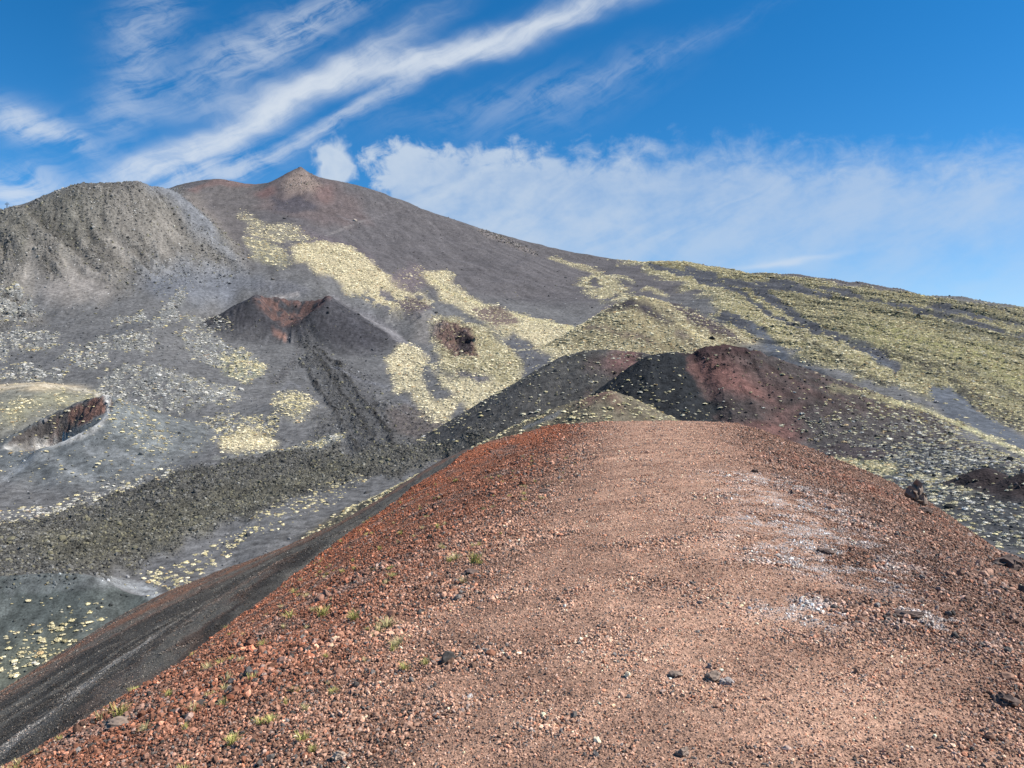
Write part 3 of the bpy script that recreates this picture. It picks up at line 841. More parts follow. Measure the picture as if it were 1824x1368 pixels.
# --- lava field, its pale border and the ash lane below it
lavaf = [(-80, 950), (0, 930), (110, 912), (200, 880), (300, 848), (400, 825), (520, 800), (640, 800), (760, 790), (860, 775), (860, 790), (700, 850), (640, 850), (560, 880), (480, 905),
         (420, 935), (330, 975), (240, 1015), (180, 1030), (80, 1030), (30, 1035), (-80, 1040)]
paint(lavaf, C_LAVA, 1, 12, 3, rough=1.1, rock=.55, shr=.0, lab=23)
paint([(50, 960), (300, 900), (500, 850), (700, 810), (640, 845), (430, 915), (200, 1000), (80, 1000)], srgb(112, 108, 88, KA), .4, 20, 6)
paint([(-80, 935), (0, 912), (100, 900), (180, 868), (270, 842), (330, 828), (300, 850), (200, 882), (110, 915), (-80, 955)], None, 1, 4, 1, shr=.28, sht=1.8, hole=.1, hs=9)
line([(380, 818), (450, 808), (520, 800), (575, 798)], 4, srgb(150, 150, 142, KA), .7, 1, 2, shr=.2, sht=1.5)
paint([(530, 795), (590, 778), (620, 775), (600, 795)], srgb(160, 160, 150, KA), .5, 6, 2, shr=.25, sht=1.5)
paint([(470, 905), (560, 870), (640, 845), (660, 850), (600, 895), (500, 940), (450, 960), (420, 945)], None, 1, 4, 1, shr=.16, sht=1.1, hole=.25, hs=10)
paint([(240, 1025), (300, 1010), (360, 985), (420, 950), (480, 935), (440, 970), (350, 1030), (300, 1060), (270, 1045)], None, 1, 4, 1, shr=.29, sht=.8, hole=.20, hs=9)
# --- bowl bottom left
m5 = (BOWL_R < 47)
COLR[m5] = srgb(84, 89, 86, KA); ROUGH[m5] = .10; SHR[m5] = .008; SHT[m5] = 1
line([(-60, 1048), (40, 1038), (120, 1034), (200, 1036), (260, 1050), (295, 1072)], [5, 6, 7, 12, 22, 14], srgb(158, 160, 160, KA), .9, 2, 1)
paint([(-60, 1200), (0, 1175), (60, 1140), (150, 1120), (160, 1140), (100, 1180), (0, 1240), (-60, 1270)], srgb(132, 134, 114, KA), .5, 6, 3, shr=.45, sht=.7)
paint([(-60, 1170), (0, 1130), (60, 1105), (140, 1095), (200, 1085), (170, 1130), (100, 1170), (-60, 1260)], None, 1, 6, 2, shr=.22, sht=1)
paint([(-60, 1215), (0, 1185), (60, 1150), (120, 1150), (60, 1200), (-60, 1270)], srgb(128, 130, 112, KA), .5, 5, 3, shr=.5, sht=.9)
line([(-20, 1095), (30, 1070)], 8, srgb(150, 154, 150, KA), .7, 2, 2)
line([(130, 1130), (215, 1075)], 5, srgb(136, 140, 138, KA), .6, 2, 2)

# ------------------------------------------------------------------ roughen the ground, then build it
near_k = np.clip(YG / 420, .35, 1.6)
ROUGH = blur(blur(ROUGH, 1, 0), 1, 1)
clump = fbm(XG / YG * 900, VC[None, :] * 300 + 0 * XG, 9, 4, .65, 62) + .5 * fbm(XG, YG, 30, 3, .6, 63)
SHR = SHR * (.25 + 1.15 * sm(clump, -.45, .45))
fine = fbm(XG, YG, 3.0, 4, .65, 150) * .55 + np.abs(fbm(XG, YG, 9.0, 3, .55, 151)) * 1.2
lav = ridged(XG, YG, 7.0, 4, .6, 155) - .45
HB = blur(blur((LAB == 20).astype(np.float32), 8, 0), 8, 1)
rib = ridged(.563 * XG + .826 * YG + 9 * fbm(XG, YG, 60, 2, .5, 156), (.826 * XG - .563 * YG) * .16, 26, 4, .6, 157) - .4
Z = Z0 + ROUGH * near_k * (fine * .75 + lav * .55 * (ROUGH > 1.0)) + HB * (rib * 3.4 + (ridged(XG, YG, 18, 4, .6, 158) - .4) * 1.5) * ROUGH
RUNMAX = np.maximum.accumulate(Z / YG, axis=1)
VIS = (Z / YG) >= RUNMAX - 0.006
TONE = 1 + .30 * HB * rib + .24 * (LAB == 23) * fbm(XG, YG, 22, 4, .65, 163) +   .13 * fbm(XG, YG, 34, 4, .65, 160) + .24 * fbm(XG, YG, 6, 3, .65, 161) + .18 * fbm(XG + .3 * YG, YG * .12, 14, 3, .6, 162) * sm(YG, 600, 900)
COLR = np.clip(COLR * TONE[..., None], .004, .9)


def set_props(o, label=None, cat=None, group=None, kind=None):
    for k, v in (('label', label), ('category', cat), ('group', group), ('kind', kind)):
        if v is not None:
            o[k] = v
    return o


def mesh_np(name, co, quads, col=None, smooth=True, relief=None):
    me = bpy.data.meshes.new(name)
    nv, nf = len(co), len(quads)
    k = quads.shape[1]
    me.vertices.add(nv); me.loops.add(nf * k); me.polygons.add(nf)
    me.vertices.foreach_set('co', np.ascontiguousarray(co, np.float32).ravel())
    me.loops.foreach_set('vertex_index', np.ascontiguousarray(quads, np.int32).ravel())
    me.polygons.foreach_set('loop_start', np.arange(0, nf * k, k, dtype=np.int32))
    me.polygons.foreach_set('use_smooth', np.full(nf, smooth))
    if col is not None:
        a = me.attributes.new('tint', 'FLOAT_COLOR', 'POINT')
        a.data.foreach_set('color', np.concatenate([col, np.ones((nv, 1), np.float32)], 1).astype(np.float32).ravel())
    if relief is not None:
        a = me.attributes.new('relief', 'FLOAT', 'POINT')
        a.data.foreach_set('value', np.ascontiguousarray(relief, np.float32))
    me.update(calc_edges=True)
    return me


def ground_material(name, scales, bump, spread, rough=.95, relief=False):
    mt = bpy.data.materials.new(name)
    mt.use_nodes = True
    nt = mt.node_tree; nt.nodes.clear(); L = nt.links
    N = nt.nodes.new
    at_ = N('ShaderNodeAttribute'); at_.attribute_name = 'tint'
    tc = N('ShaderNodeTexCoord')
    col = at_.outputs['Color']
    hsum = None
    for i, s in enumerate(scales):
        nz = N('ShaderNodeTexNoise')
        nz.inputs['Scale'].default_value = s
        nz.inputs['Detail'].default_value = 3
        nz.inputs['Roughness'].default_value = .7
        L.new(tc.outputs['Object'], nz.inputs['Vector'])
        mr = N('ShaderNodeMapRange')
        mr.inputs['From Min'].default_value = .28; mr.inputs['From Max'].default_value = .72
        mr.inputs['To Min'].default_value = 1 - spread; mr.inputs['To Max'].default_value = 1 + spread
        L.new(nz.outputs['Fac'], mr.inputs['Value'])
        mx = N('ShaderNodeVectorMath'); mx.operation = 'SCALE'
        L.new(col, mx.inputs[0]); L.new(mr.outputs[0], mx.inputs['Scale'])
        col = mx.outputs[0]
        ml = N('ShaderNodeMath'); ml.operation = 'MULTIPLY'; ml.inputs[1].default_value = scales[0] / s
        L.new(nz.outputs['Fac'], ml.inputs[0])
        if hsum is None:
            hsum = ml.outputs[0]
        else:
            ad = N('ShaderNodeMath'); L.new(hsum, ad.inputs[0]); L.new(ml.outputs[0], ad.inputs[1]); hsum = ad.outputs[0]
    bp = N('ShaderNodeBump')
    bp.inputs['Strength'].default_value = 1.0
    bp.inputs['Distance'].default_value = bump
    if relief:
        ar = N('ShaderNodeAttribute'); ar.attribute_name = 'relief'
        L.new(ar.outputs['Fac'], bp.inputs['Strength'])
    L.new(hsum, bp.inputs['Height'])
    b = N('ShaderNodeBsdfPrincipled')
    b.inputs['Roughness'].default_value = rough
    b.inputs['Specular IOR Level'].default_value = .12
    L.new(col, b.inputs['Base Color']); L.new(bp.outputs[0], b.inputs['Normal'])
    o = N('ShaderNodeOutputMaterial'); L.new(b.outputs[0], o.inputs['Surface'])
    return mt


M_LAND = ground_material('volcanic_ground', (0.30, 1.9), 2.2, .48, relief=True)
M_RIDGE = ground_material('cinder_ground', (20.0, 95.0), .035, .48)

idx = np.arange(NU * NV).reshape(NU, NV)
Q = np.stack([idx[:-1, :-1], idx[1:, :-1], idx[1:, 1:], idx[:-1, 1:]], -1)
FL = LAB[:-1, :-1].copy()
FL[(FL == 0) & (YG[:-1, :-1] > 1000)] = 1
FL[FL == 9] = 9
NAMES = {
    0: ('valley', 'grey ash valley floor with shrub patches between the cinder cones', 'valley'),
    1: ('mountain', 'grey ash mountain rising to a pointed summit', 'mountain'),
    2: ('cinder_cone', 'dark cinder cone with red breached crater in mid valley', 'cinder cone'),
    3: ('crater', 'crater with rocky red and black wall at left edge', 'crater'),
    4: ('hill', 'smooth tan hill shoulder behind the left crater', 'hill'),
    5: ('crater', 'smooth dark crater bowl at bottom left', 'crater'),
    6: ('hill', 'dark speckled hill with reddish dent left of the black cone', 'hill'),
    7: ('mound', 'low shrubby mound just behind the red ridge', 'mound'),
    8: ('cinder_cone', 'cone with black left flank and dark red right flank', 'cinder cone'),
    9: ('knoll', 'pointed yellow shrubby knoll behind the black cone', 'knoll'),
    10: ('hillside', 'swelling straw yellow hillside below the grey ash slope', 'hillside'),
    11: ('mound', 'small black mounds at right edge', 'mound'),
    20: ('hill', 'steep grey rocky hill at upper left', 'hill'),
    21: ('lava_stream', 'narrow dark lava stream running from the breached cone', 'lava'),
    22: ('hillside', 'olive green shrub covered hillside on the right', 'hillside'),
    23: ('lava_field', 'flat rough dark lava field below the left crater', 'lava'),
}
co_all = np.stack([XG, YG, Z], -1).reshape(-1, 3)
col_all = COLR.reshape(-1, 3)
rel_all = np.clip(ROUGH * .85, .12, 1.0).reshape(-1)
for lab, (nm, label, cat) in NAMES.items():
    q = Q[FL == lab]
    if len(q) == 0:
        continue
    used, inv = np.unique(q, return_inverse=True)
    me = mesh_np(nm, co_all[used], inv.reshape(q.shape), col_all[used], relief=rel_all[used])
    me.materials.append(M_LAND)
    o = bpy.data.objects.new(nm, me)
    COL.objects.link(o)
    set_props(o, label, cat, kind='structure')

# distant lowland all round, far below
nring = 64
rad = [0, 400, 4000, 20000]
v = [(0, 0, -120)]
for rr in rad[1:]:
    for k in range(nring):
        a = 2 * math.pi * k / nring
        v.append((rr * math.cos(a), rr * math.sin(a), -120 - rr * .02))
f = [(0, 1 + k, 1 + (k + 1) % nring) for k in range(nring)]
for q in range(2):
    b = 1 + q * nring
    f += [(b + k, b + nring + k, b + nring + (k + 1) % nring, b + (k + 1) % nring) for k in range(nring)]
me = bpy.data.meshes.new('ground'); me.from_pydata(v, [], f)
a = me.attributes.new('tint', 'FLOAT_COLOR', 'POINT')
a.data.foreach_set('color', np.tile(np.append(C_ASH_D, 1), len(v)).astype(np.float32))
me.materials.append(M_LAND)
o = bpy.data.objects.new('ground', me); COL.objects.link(o)
set_props(o, 'grey lowland far below the cones', 'ground', kind='structure')

# ------------------------------------------------------------------ the red cinder ridge underfoot
def red_h(X, Y):
    xc = 0.7 + 0.182 * Y
    o = (X - xc) * 0.984
    zc = -1.65 - 0.03 * np.maximum(Y - 44.5, 0) ** 2
    kl = np.interp(Y, [0, 13, 20, 28, 36, 45, 60], [.045, .0415, .0330, .0238, .0120, .0066, .006])
    ol = np.interp(Y, [0, 13, 20, 28, 36, 45, 60], [11.3, 11.2, 10.9, 10.0, 8.8, 6.2, 5])
    kr = np.interp(Y, [0, 18, 23, 27, 32, 38, 42, 45, 60], [.042, .040, .034, .030, .025, .025, .021, .010, .01])
    orr = np.interp(Y, [0, 18, 23, 27, 32, 38, 42, 45, 60], [10.4, 10.4, 10.5, 10.8, 10.6, 8.9, 6.9, 4.5, 4])
    k = np.where(o < 0, kl, kr); os_ = np.where(o < 0, ol, orr)
    ao = np.abs(o)
    inn = np.minimum(ao, os_); ex = np.maximum(ao - os_, 0)
    flat = np.where(o < 0, 0.0, 0.0)
    return zc - k * inn * inn - .90 * ex + flat, o


GP = np.array([
    (-3.3, 62, -4.6), (-14.3, 55, -10.6), (-23.7, 50, -13.9), (-28.3, 42, -16.6), (-31.2, 38, -18.5), (-36, 30, -22),
    (-5.3, 34, -5.6), (-9, 27, -7.5), (-10.9, 24, -8.7), (-12.9, 20, -10.3), (-14.0, 14, -11.2), (-15, 6, -12.5),
    (-18, 30, -12.0), (-21, 20, -15.0), (-12, 40, -9.6), (-24, 8, -19),
    (-10, 72, -15), (-22, 66, -23), (-34, 58, -27), (-42, 48, -29), (-46, 36, -32), (-3, 78, -16),
    (6, 62, -6.5), (14, 62, -9), (22, 56, -13), (30, 44, -16), (8, 80, -17), (25, 75, -22),
    (26, 25, -14), (22, 12, -13), (34, 34, -20), (30, 15, -20),
    (2, 40, -9), (8, 30, -10), (10, 15, -12), (0, 15, -12), (-4, 5, -12)], float)
_sc = 40.0


def _tps(r2):
    return np.where(r2 > 1e-12, .5 * r2 * np.log(np.maximum(r2, 1e-12)), 0)


_p = GP[:, :2] / _sc
_n = len(GP)
_A = np.zeros((_n + 3, _n + 3))
_A[:_n, :_n] = _tps(((_p[:, None] - _p[None]) ** 2).sum(-1)) + np.eye(_n) * 1e-4
_A[:_n, _n] = 1; _A[:_n, _n + 1:] = _p; _A[_n, :_n] = 1; _A[_n + 1:, :_n] = _p.T
_w = np.linalg.solve(_A, np.concatenate([GP[:, 2], np.zeros(3)]))


def grey_h(X, Y):
    x, y = X / _sc, Y / _sc
    s = _w[_n] + _w[_n + 1] * x + _w[_n + 2] * y
    for k in range(_n):
        s = s + _w[k] * _tps((x - _p[k, 0]) ** 2 + (y - _p[k, 1]) ** 2)
    return s


def ridge_h(X, Y, detail=True):
    r_, o = red_h(X, Y)
    g = grey_h(X, Y)
    z = smax(r_, g, .35)
    if detail:
        side = sm(np.abs(o), 2.5, 6)
        z = z + fbm(X, Y, 2.6, 3, .5, 200) * (.03 + .05 * side) + fbm(X, Y, .45, 3, .6, 201) * (.016 + .016 * side)
    return z, o, g > r_


RU, RV = 640, 460
ru = np.concatenate([np.linspace(-1.9, -.8, 70, endpoint=False), np.linspace(-.8, .8, RU - 140), np.linspace(.8, 1.9, 71)[1:]])
rv = np.linspace(math.log(1.1), math.log(96), RV)
RY = np.exp(rv)[None] * np.ones((RU, 1)); RX = ru[:, None] * RY
RZ, RO, RG = ridge_h(RX, RY)


def ridge_at(px, py):
    u = (px - CX) / F
    y = np.exp(np.linspace(math.log(1.2), math.log(90), 3000))
    z, o, g = ridge_h(u * y, y)
    k = int(np.argmax(z / y >= (HY - py) / F))
    return Vector((u * y[k], y[k], z[k]))


WHITE = [(ridge_at(a_, b_), q_) for a_, b_, q_ in ((1385, 862, 1.1), (1420, 900, 1.0), (1450, 945, .9), (1475, 985, .75), (1440, 1000, .55), (1505, 1010, .5), (1400, 985, .4), (1660, 1105, .3),
                                                   (1560, 1040, .35), (1430, 1090, .3), (1370, 930, .45))]


def ridge_col(X, Y, o, g, salt=1.0):
    n1 = fbm(X, Y, 3.2, 4, .6, 210); n2 = fbm(X, Y, .7, 4, .6, 211); n3 = fbm(X, Y, 1.6, 3, .6, 212)
    path = srgb(190, 152, 128, KR); red = srgb(140, 97, 77, KR); brn = srgb(146, 114, 96, KR); ora = srgb(156, 98, 72, KR)
    gry = srgb(124, 108, 98, KR); wht = srgb(206, 198, 190, KR)
    hw = .95 + .05 * Y
    oc = -.6 * np.clip(1 - Y / 25, 0, 1)
    pm = (sm(hw + .7 - np.abs(o - oc) + n1 * .7 + n2 * .5, -1.3 - .02 * Y, 1.9 + .02 * Y) * (.70 + .22 * sm(n3 + n2, -.5, .5)))[..., None]
    lf = sm(-o - 1.5 + n1, 0, 3)[..., None]
    c = brn + (red - brn) * lf
    shoulder = (sm(-o, 5.5, 9.5) * sm(Y, 8, 26) + sm(-o, 3.5, 6.5) * sm(Y, 26, 36))[..., None]
    c = c + (ora - c) * np.clip(shoulder, 0, 1) * .85
    gm = (sm(n3 + n1 * .6, .15, .7) * sm(-o, 2.5, 5) * .7)[..., None]
    c = c + (gry - c) * gm * .8
    c = c + (path - c) * pm
    rp = np.exp(-((X - 9.9) / 2.2) ** 2 - ((Y - 22) / 3.5) ** 2)[..., None]
    c = c + (srgb(160, 84, 66, KR) - c) * rp * .6 * sm(n2, -.4, .4)[..., None]
    wm = np.zeros_like(X)
    for p_, q_ in WHITE:
        wm = np.maximum(wm, np.exp(-((X - p_.x) ** 2 + ((Y - p_.y) * .8) ** 2) / (q_ * q_)))
    wn = fbm(X, Y, .28, 3, .65, 217)
    wm = (wm * sm(wn + n2 * .5, -.25, .35))[..., None]
    c = c + (wht - c) * np.clip(wm * 1.3 * salt, 0, .85)
    rr = (sm(o, .2, 1.6 + .05 * Y) * sm(46 - Y, 0, 16))[..., None] * (1 - pm)
    c = c + (srgb(134, 106, 90, KR) - c) * rr * .6
    # grey flank beyond the shoulder, streaked along the fall line
    fa = np.degrees(np.arctan2(X + 3.0, np.maximum(60.0 - Y, .5))) + 1.6 * n1 + .6 * n2       # fall lines fan out from the bend of the rim
    st = fbm(fa * .30, np.hypot(X + 3, Y - 60) * .035, 1.0, 4, .62, 215)
    gc = srgb(104, 100, 93, KR) + (srgb(70, 67, 63, KR) - srgb(104, 100, 93, KR)) * sm(st, -.5, .5)[..., None]
    gc = gc + (srgb(158, 153, 146, KR) - gc) * (np.exp(-((fa + 20.5) / 1.7) ** 2) * sm(n2 + n1, -.5, .4) * .7)[..., None]
    gc = gc + (srgb(132, 98, 80, KR) - gc) * (np.clip(sm(-fa, 39, 44) * (1 - .35 * sm(-fa, 48, 54)) + .6 * np.exp(-((fa + 14.5) / 1.5) ** 2), 0, 1) * sm(st + n1 * .4, -.8, .3) * .85)[..., None]
    c = np.where(g[..., None], gc, c)
    return np.clip(c * (1 + .10 * n2 + .05 * n1)[..., None], .01, .9).astype(np.float32)


RC = ridge_col(RX, RY, RO, RG, .22)
ri = np.arange(RU * RV).reshape(RU, RV)
rq = np.stack([ri[:-1, :-1], ri[1:, :-1], ri[1:, 1:], ri[:-1, 1:]], -1).reshape(-1, 4)
me = mesh_np('ridge', np.stack([RX, RY, RZ], -1).reshape(-1, 3), rq, RC.reshape(-1, 3))
me.materials.append(M_RIDGE)
ridge = bpy.data.objects.new('ridge', me); COL.objects.link(ridge)
set_props(ridge, 'red brown cinder ridge with trodden pale crest in foreground', 'ridge', kind='structure')


# ------------------------------------------------------------------ scattered cover: shrubs, lava blocks, cinders
def rock_mesh(name, seed, sub=1, squash=.75, rough=.35):
    rg = np.random.default_rng(seed)
    import bmesh
    bm = bmesh.new()
    bmesh.ops.create_icosphere(bm, subdivisions=sub, radius=1.0)
    ph = rg.uniform(0, 6.28, (6, 3)); fr = rg.normal(0, 1.6, (6, 3))
    ax = rg.uniform(.7, 1.25, 3)
    cuts = [Vector(rg.normal(0, 1, 3)).normalized() for _ in range(5)]
    cd = rg.uniform(.55, .85, 5)
    for v in bm.verts:
        p = np.array(v.co)
        d = 1 + rough * float(np.mean([math.sin(fr[k] @ p * 1.7 + ph[k, 0]) for k in range(6)]))
        q = Vector(p * d)
        for c, e in zip(cuts, cd):
            t = q.dot(c) - e
            if t > 0:
                q -= c * t * .85
        q += Vector(rg.normal(0, rough * .16, 3))
        v.co = (q.x * ax[0], q.y * ax[1], q.z * ax[2] * squash)
    me = bpy.data.meshes.new(name)
    bm.to_mesh(me); bm.free()
    return me


def shrub_mesh(name, seed, n=46):
    """low spiny cushion: a lumpy dome of many small leaf tufts"""
    rg = np.random.default_rng(seed)
    V, Fc = [], []
    # lumpy core
    nu, nv = 10, 4
    lob = rg.uniform(0, 6.28, 3)
    for j in range(nv + 1):
        t = j / nv * math.pi / 2
        for i in range(nu):
            a = 2 * math.pi * i / nu
            k = 1 + .16 * math.sin(3 * a + lob[0]) + .10 * math.sin(5 * a + lob[1]) + rg.normal(0, .05)
            rr = math.cos(t) * k * .92
            V.append((rr * math.cos(a), rr * math.sin(a), math.sin(t) * .46 * (1 + rg.normal(0, .06)) - .05))
    for j in range(nv):
        for i in range(nu):
            a, b = j * nu + i, j * nu + (i + 1) % nu
            Fc.append((a, b, b + nu, a + nu))
    # leaf tufts standing off the core
    for k in range(n):
        a = rg.uniform(0, 6.28); t = math.asin(rg.uniform(.0, 1))
        k2 = 1 + .16 * math.sin(3 * a + lob[0]) + .10 * math.sin(5 * a + lob[1])
        c = np.array([math.cos(t) * math.cos(a) * k2, math.cos(t) * math.sin(a) * k2, math.sin(t) * .5])
        nrm = c / (np.linalg.norm(c) + 1e-6)
        tg = np.cross(nrm, rg.normal(0, 1, 3)); tg /= np.linalg.norm(tg) + 1e-6
        bt = np.cross(nrm, tg)
        s = rg.uniform(.10, .2)
        b = len(V)
        V += [tuple(c * .92 - tg * s), tuple(c * .92 + tg * s), tuple(c * 1.0 + nrm * s * 1.1 + bt * s * .4)]
        Fc.append((b, b + 1, b + 2))
    me = bpy.data.meshes.new(name)
    me.from_pydata(V, [], Fc)
    return me


def inst_material(name, spread=.25, nscale=3.0, rough=.9, attr='INSTANCER', bump=0.0, transl=0.0):
    mt = bpy.data.materials.new(name)
    mt.use_nodes = True
    nt = mt.node_tree; nt.nodes.clear(); L = nt.links; N = nt.nodes.new
    at_ = N('ShaderNodeAttribute'); at_.attribute_name = 'tint'; at_.attribute_type = attr
    tc = N('ShaderNodeTexCoord')
    nz = N('ShaderNodeTexNoise'); nz.inputs['Scale'].default_value = nscale; nz.inputs['Detail'].default_value = 2
    L.new(tc.outputs['Object'], nz.inputs['Vector'])
    mr = N('ShaderNodeMapRange')
    mr.inputs['From Min'].default_value = .3; mr.inputs['From Max'].default_value = .7
    mr.inputs['To Min'].default_value = 1 - spread; mr.inputs['To Max'].default_value = 1 + spread
    L.new(nz.outputs['Fac'], mr.inputs['Value'])
    mx = N('ShaderNodeVectorMath'); mx.operation = 'SCALE'
    L.new(at_.outputs['Color'], mx.inputs[0]); L.new(mr.outputs[0], mx.inputs['Scale'])
    b = N('ShaderNodeBsdfPrincipled')
    b.inputs['Roughness'].default_value = rough
    b.inputs['Specular IOR Level'].default_value = .15
    L.new(mx.outputs[0], b.inputs['Base Color'])
    o = N('ShaderNodeOutputMaterial'); L.new(b.outputs[0], o.inputs['Surface'])
    return mt


M_STONE = inst_material('cinder_stone', .28, 2.2)
M_SHRUB = inst_material('cushion_leaves', .30, 2.5)
M_STONE_O = inst_material('cinder_stone_single', .28, 2.2, attr='OBJECT')
M_SHRUB_O = inst_material('cushion_leaves_single', .30, 2.5, attr='OBJECT')


def scatter(name, pts, scl, rot, tint, templates, label, cat, mat):
    """one 'stuff' object: a cloud of points carrying instances of a few templates"""
    n = len(pts)
    me = bpy.data.meshes.new(name)
    me.vertices.add(n)
    me.vertices.foreach_set('co', np.ascontiguousarray(pts, np.float32).ravel())
    for nm, arr, ty, key in (('iscale', scl, 'FLOAT_VECTOR', 'vector'), ('irot', rot, 'FLOAT_VECTOR', 'vector')):
        a = me.attributes.new(nm, ty, 'POINT'); a.data.foreach_set(key, np.ascontiguousarray(arr, np.float32).ravel())
    a = me.attributes.new('tint', 'FLOAT_COLOR', 'POINT')
    a.data.foreach_set('color', np.concatenate([tint, np.ones((n, 1))], 1).astype(np.float32).ravel())
    me.update()
    o = bpy.data.objects.new(name, me)
    COL.objects.link(o)
    coll = bpy.data.collections.new(name + '_kinds')
    for i, tm in enumerate(templates):
        tm.materials.clear(); tm.materials.append(mat)
        coll.objects.link(bpy.data.objects.new(name + '_kind', tm))
    ng = bpy.data.node_groups.new(name + '_spread', 'GeometryNodeTree')
    ng.interface.new_socket('Geometry', in_out='INPUT', socket_type='NodeSocketGeometry')
    ng.interface.new_socket('Geometry', in_out='OUTPUT', socket_type='NodeSocketGeometry')
    N = ng.nodes.new; L = ng.links
    gi, go = N('NodeGroupInput'), N('NodeGroupOutput')
    ci = N('GeometryNodeCollectionInfo'); ci.inputs['Collection'].default_value = coll
    ci.inputs['Separate Children'].default_value = True; ci.inputs['Reset Children'].default_value = True
    ip = N('GeometryNodeInstanceOnPoints'); ip.inputs['Pick Instance'].default_value = True
    a1 = N('GeometryNodeInputNamedAttribute'); a1.data_type = 'FLOAT_VECTOR'; a1.inputs['Name'].default_value = 'iscale'
    a2 = N('GeometryNodeInputNamedAttribute'); a2.data_type = 'FLOAT_VECTOR'; a2.inputs['Name'].default_value = 'irot'
    er = N('FunctionNodeEulerToRotation')
    L.new(gi.outputs[0], ip.inputs['Points']); L.new(ci.outputs[0], ip.inputs['Instance'])
    L.new(a1.outputs[0], ip.inputs['Scale']); L.new(a2.outputs[0], er.inputs[0]); L.new(er.outputs[0], ip.inputs['Rotation'])
    L.new(ip.outputs[0], go.inputs[0])
    md = o.modifiers.new('spread', 'NODES'); md.node_group = ng
    set_props(o, label, cat, kind='stuff')
    return o


# --- cell areas of the land
dXu = np.gradient(UC)[:, None] * YG
dYv = (VC[1] - VC[0]) * YG
slp = np.sqrt(1 + np.clip((np.gradient(Z, axis=1) / dYv) ** 2, 0, 4))
AREA = dXu * dYv * slp
inview = (np.abs(UC) < .80)[:, None] & VIS


def drop(cover, rad, cap, seed):
    """points on the land so that discs of radius rad cover the wanted share"""
    rg = np.random.default_rng(seed)
    lam = np.where(inview, np.clip(cover, 0, 1), 0) * AREA / (math.pi * rad * rad)
    tot = lam.sum()
    k = min(1.0, cap / max(tot, 1))
    lam = lam * k
    cnt = rg.poisson(lam)
    ii, jj = np.nonzero(cnt)
    rp = cnt[ii, jj]
    ii = np.repeat(ii, rp); jj = np.repeat(jj, rp)
    ok = (ii < NU - 1) & (jj < NV - 1)
    ii, jj = ii[ok], jj[ok]
    a, b = rg.random(len(ii)), rg.random(len(ii))

    def lerp(G):
        return (G[ii, jj] * (1 - a) * (1 - b) + G[ii + 1, jj] * a * (1 - b) + G[ii, jj + 1] * (1 - a) * b + G[ii + 1, jj + 1] * a * b)
    P = np.stack([lerp(XG), lerp(YG), lerp(Z)], -1)
    print('drop', seed, 'wanted', int(tot), 'got', len(P))
    return P, ii, jj, rg, math.sqrt(1 / k)


KS = 1.0
TINTS = np.array([srgb(222, 210, 178, KS), srgb(190, 178, 136, KS), srgb(184, 181, 174, KS)])
rad_s = np.clip(.22 + YG * .0007, .28, 1.6)
P, ii, jj, rg, grow = drop(SHR * 1.15, rad_s, 300000, 301)
n = len(P)
rs = rad_s[ii, jj] * grow * np.clip(rg.lognormal(-.08, .52, n), .25, 2.6)
ty = np.clip(SHT[ii, jj] + rg.normal(0, .30, n), 0, 2)
t0 = np.minimum(ty.astype(int), 1); tf = (ty - t0)[:, None]
tint = (TINTS[t0] * (1 - tf) + TINTS[t0 + 1] * tf) * rg.lognormal(0, .20, n)[:, None]
dry = rg.random(n) < .05
tint[dry] = tint[dry] * np.array([.72, .60, .52])
P[:, 2] -= rs * .04
scl = np.stack([rs, rs * rg.uniform(.75, 1.2, n), rs * rg.uniform(.7, 1.25, n)], -1)
rot = np.stack([rg.normal(0, .12, n), rg.normal(0, .12, n), rg.uniform(0, 6.28, n)], -1)
SHRUBS = [shrub_mesh('cushion_shrub', 400 + k) for k in range(5)]
# the largest in view stand as single things
app = rs / P[:, 1] * (np.abs(P[:, 0] / P[:, 1]) < .66) * ((P[:, 0] / P[:, 1] < -.12) | (P[:, 0] / P[:, 1] > .5)) * VIS[ii, jj]
order = np.argsort(-app)
single = order[:300]
rest = np.ones(n, bool); rest[single] = False
scatter('shrub_cover', P[rest], scl[rest], rot[rest], tint[rest], SHRUBS,
        'straw yellow and olive cushion shrubs spread over the slopes', 'shrubs', M_SHRUB)
tm_o = []
for k, tm in enumerate(SHRUBS):
    c = tm.copy(); c.name = 'cushion_shrub'; c.materials.clear(); c.materials.append(M_SHRUB_O); tm_o.append(c)
for q, s in enumerate(single):
    o = bpy.data.objects.new('cushion_shrub', tm_o[q % 5])
    o.location = P[s]; o.scale = scl[s]; o.rotation_euler = rot[s]
    o['tint'] = [float(x) for x in tint[s]] + [1.0]
    COL.objects.link(o)
    x, y = P[s][0], P[s][1]
    hue = ('straw yellow', 'olive', 'whitish')[int(np.clip(round(float(ty[s])), 0, 2))]
    sz = 'large' if q < 60 else 'small'
    if x > 0:
        where = 'on black ground right of the red ridge'
        grp = 'cushion shrubs right of the ridge'
    elif y < 190:
        where = 'in the dark bowl at bottom left'
        grp = 'cushion shrubs in the crater bowl'
    elif y < 300:
        where = 'on the ash lane below the lava field'
        grp = 'cushion shrubs on the ash lane'
    else:
        where = 'on grey ash beyond the lava field'
        grp = 'cushion shrubs beyond the lava field'
    set_props(o, '%s %s cushion shrub %s' % (sz, hue, where), 'shrub', grp)

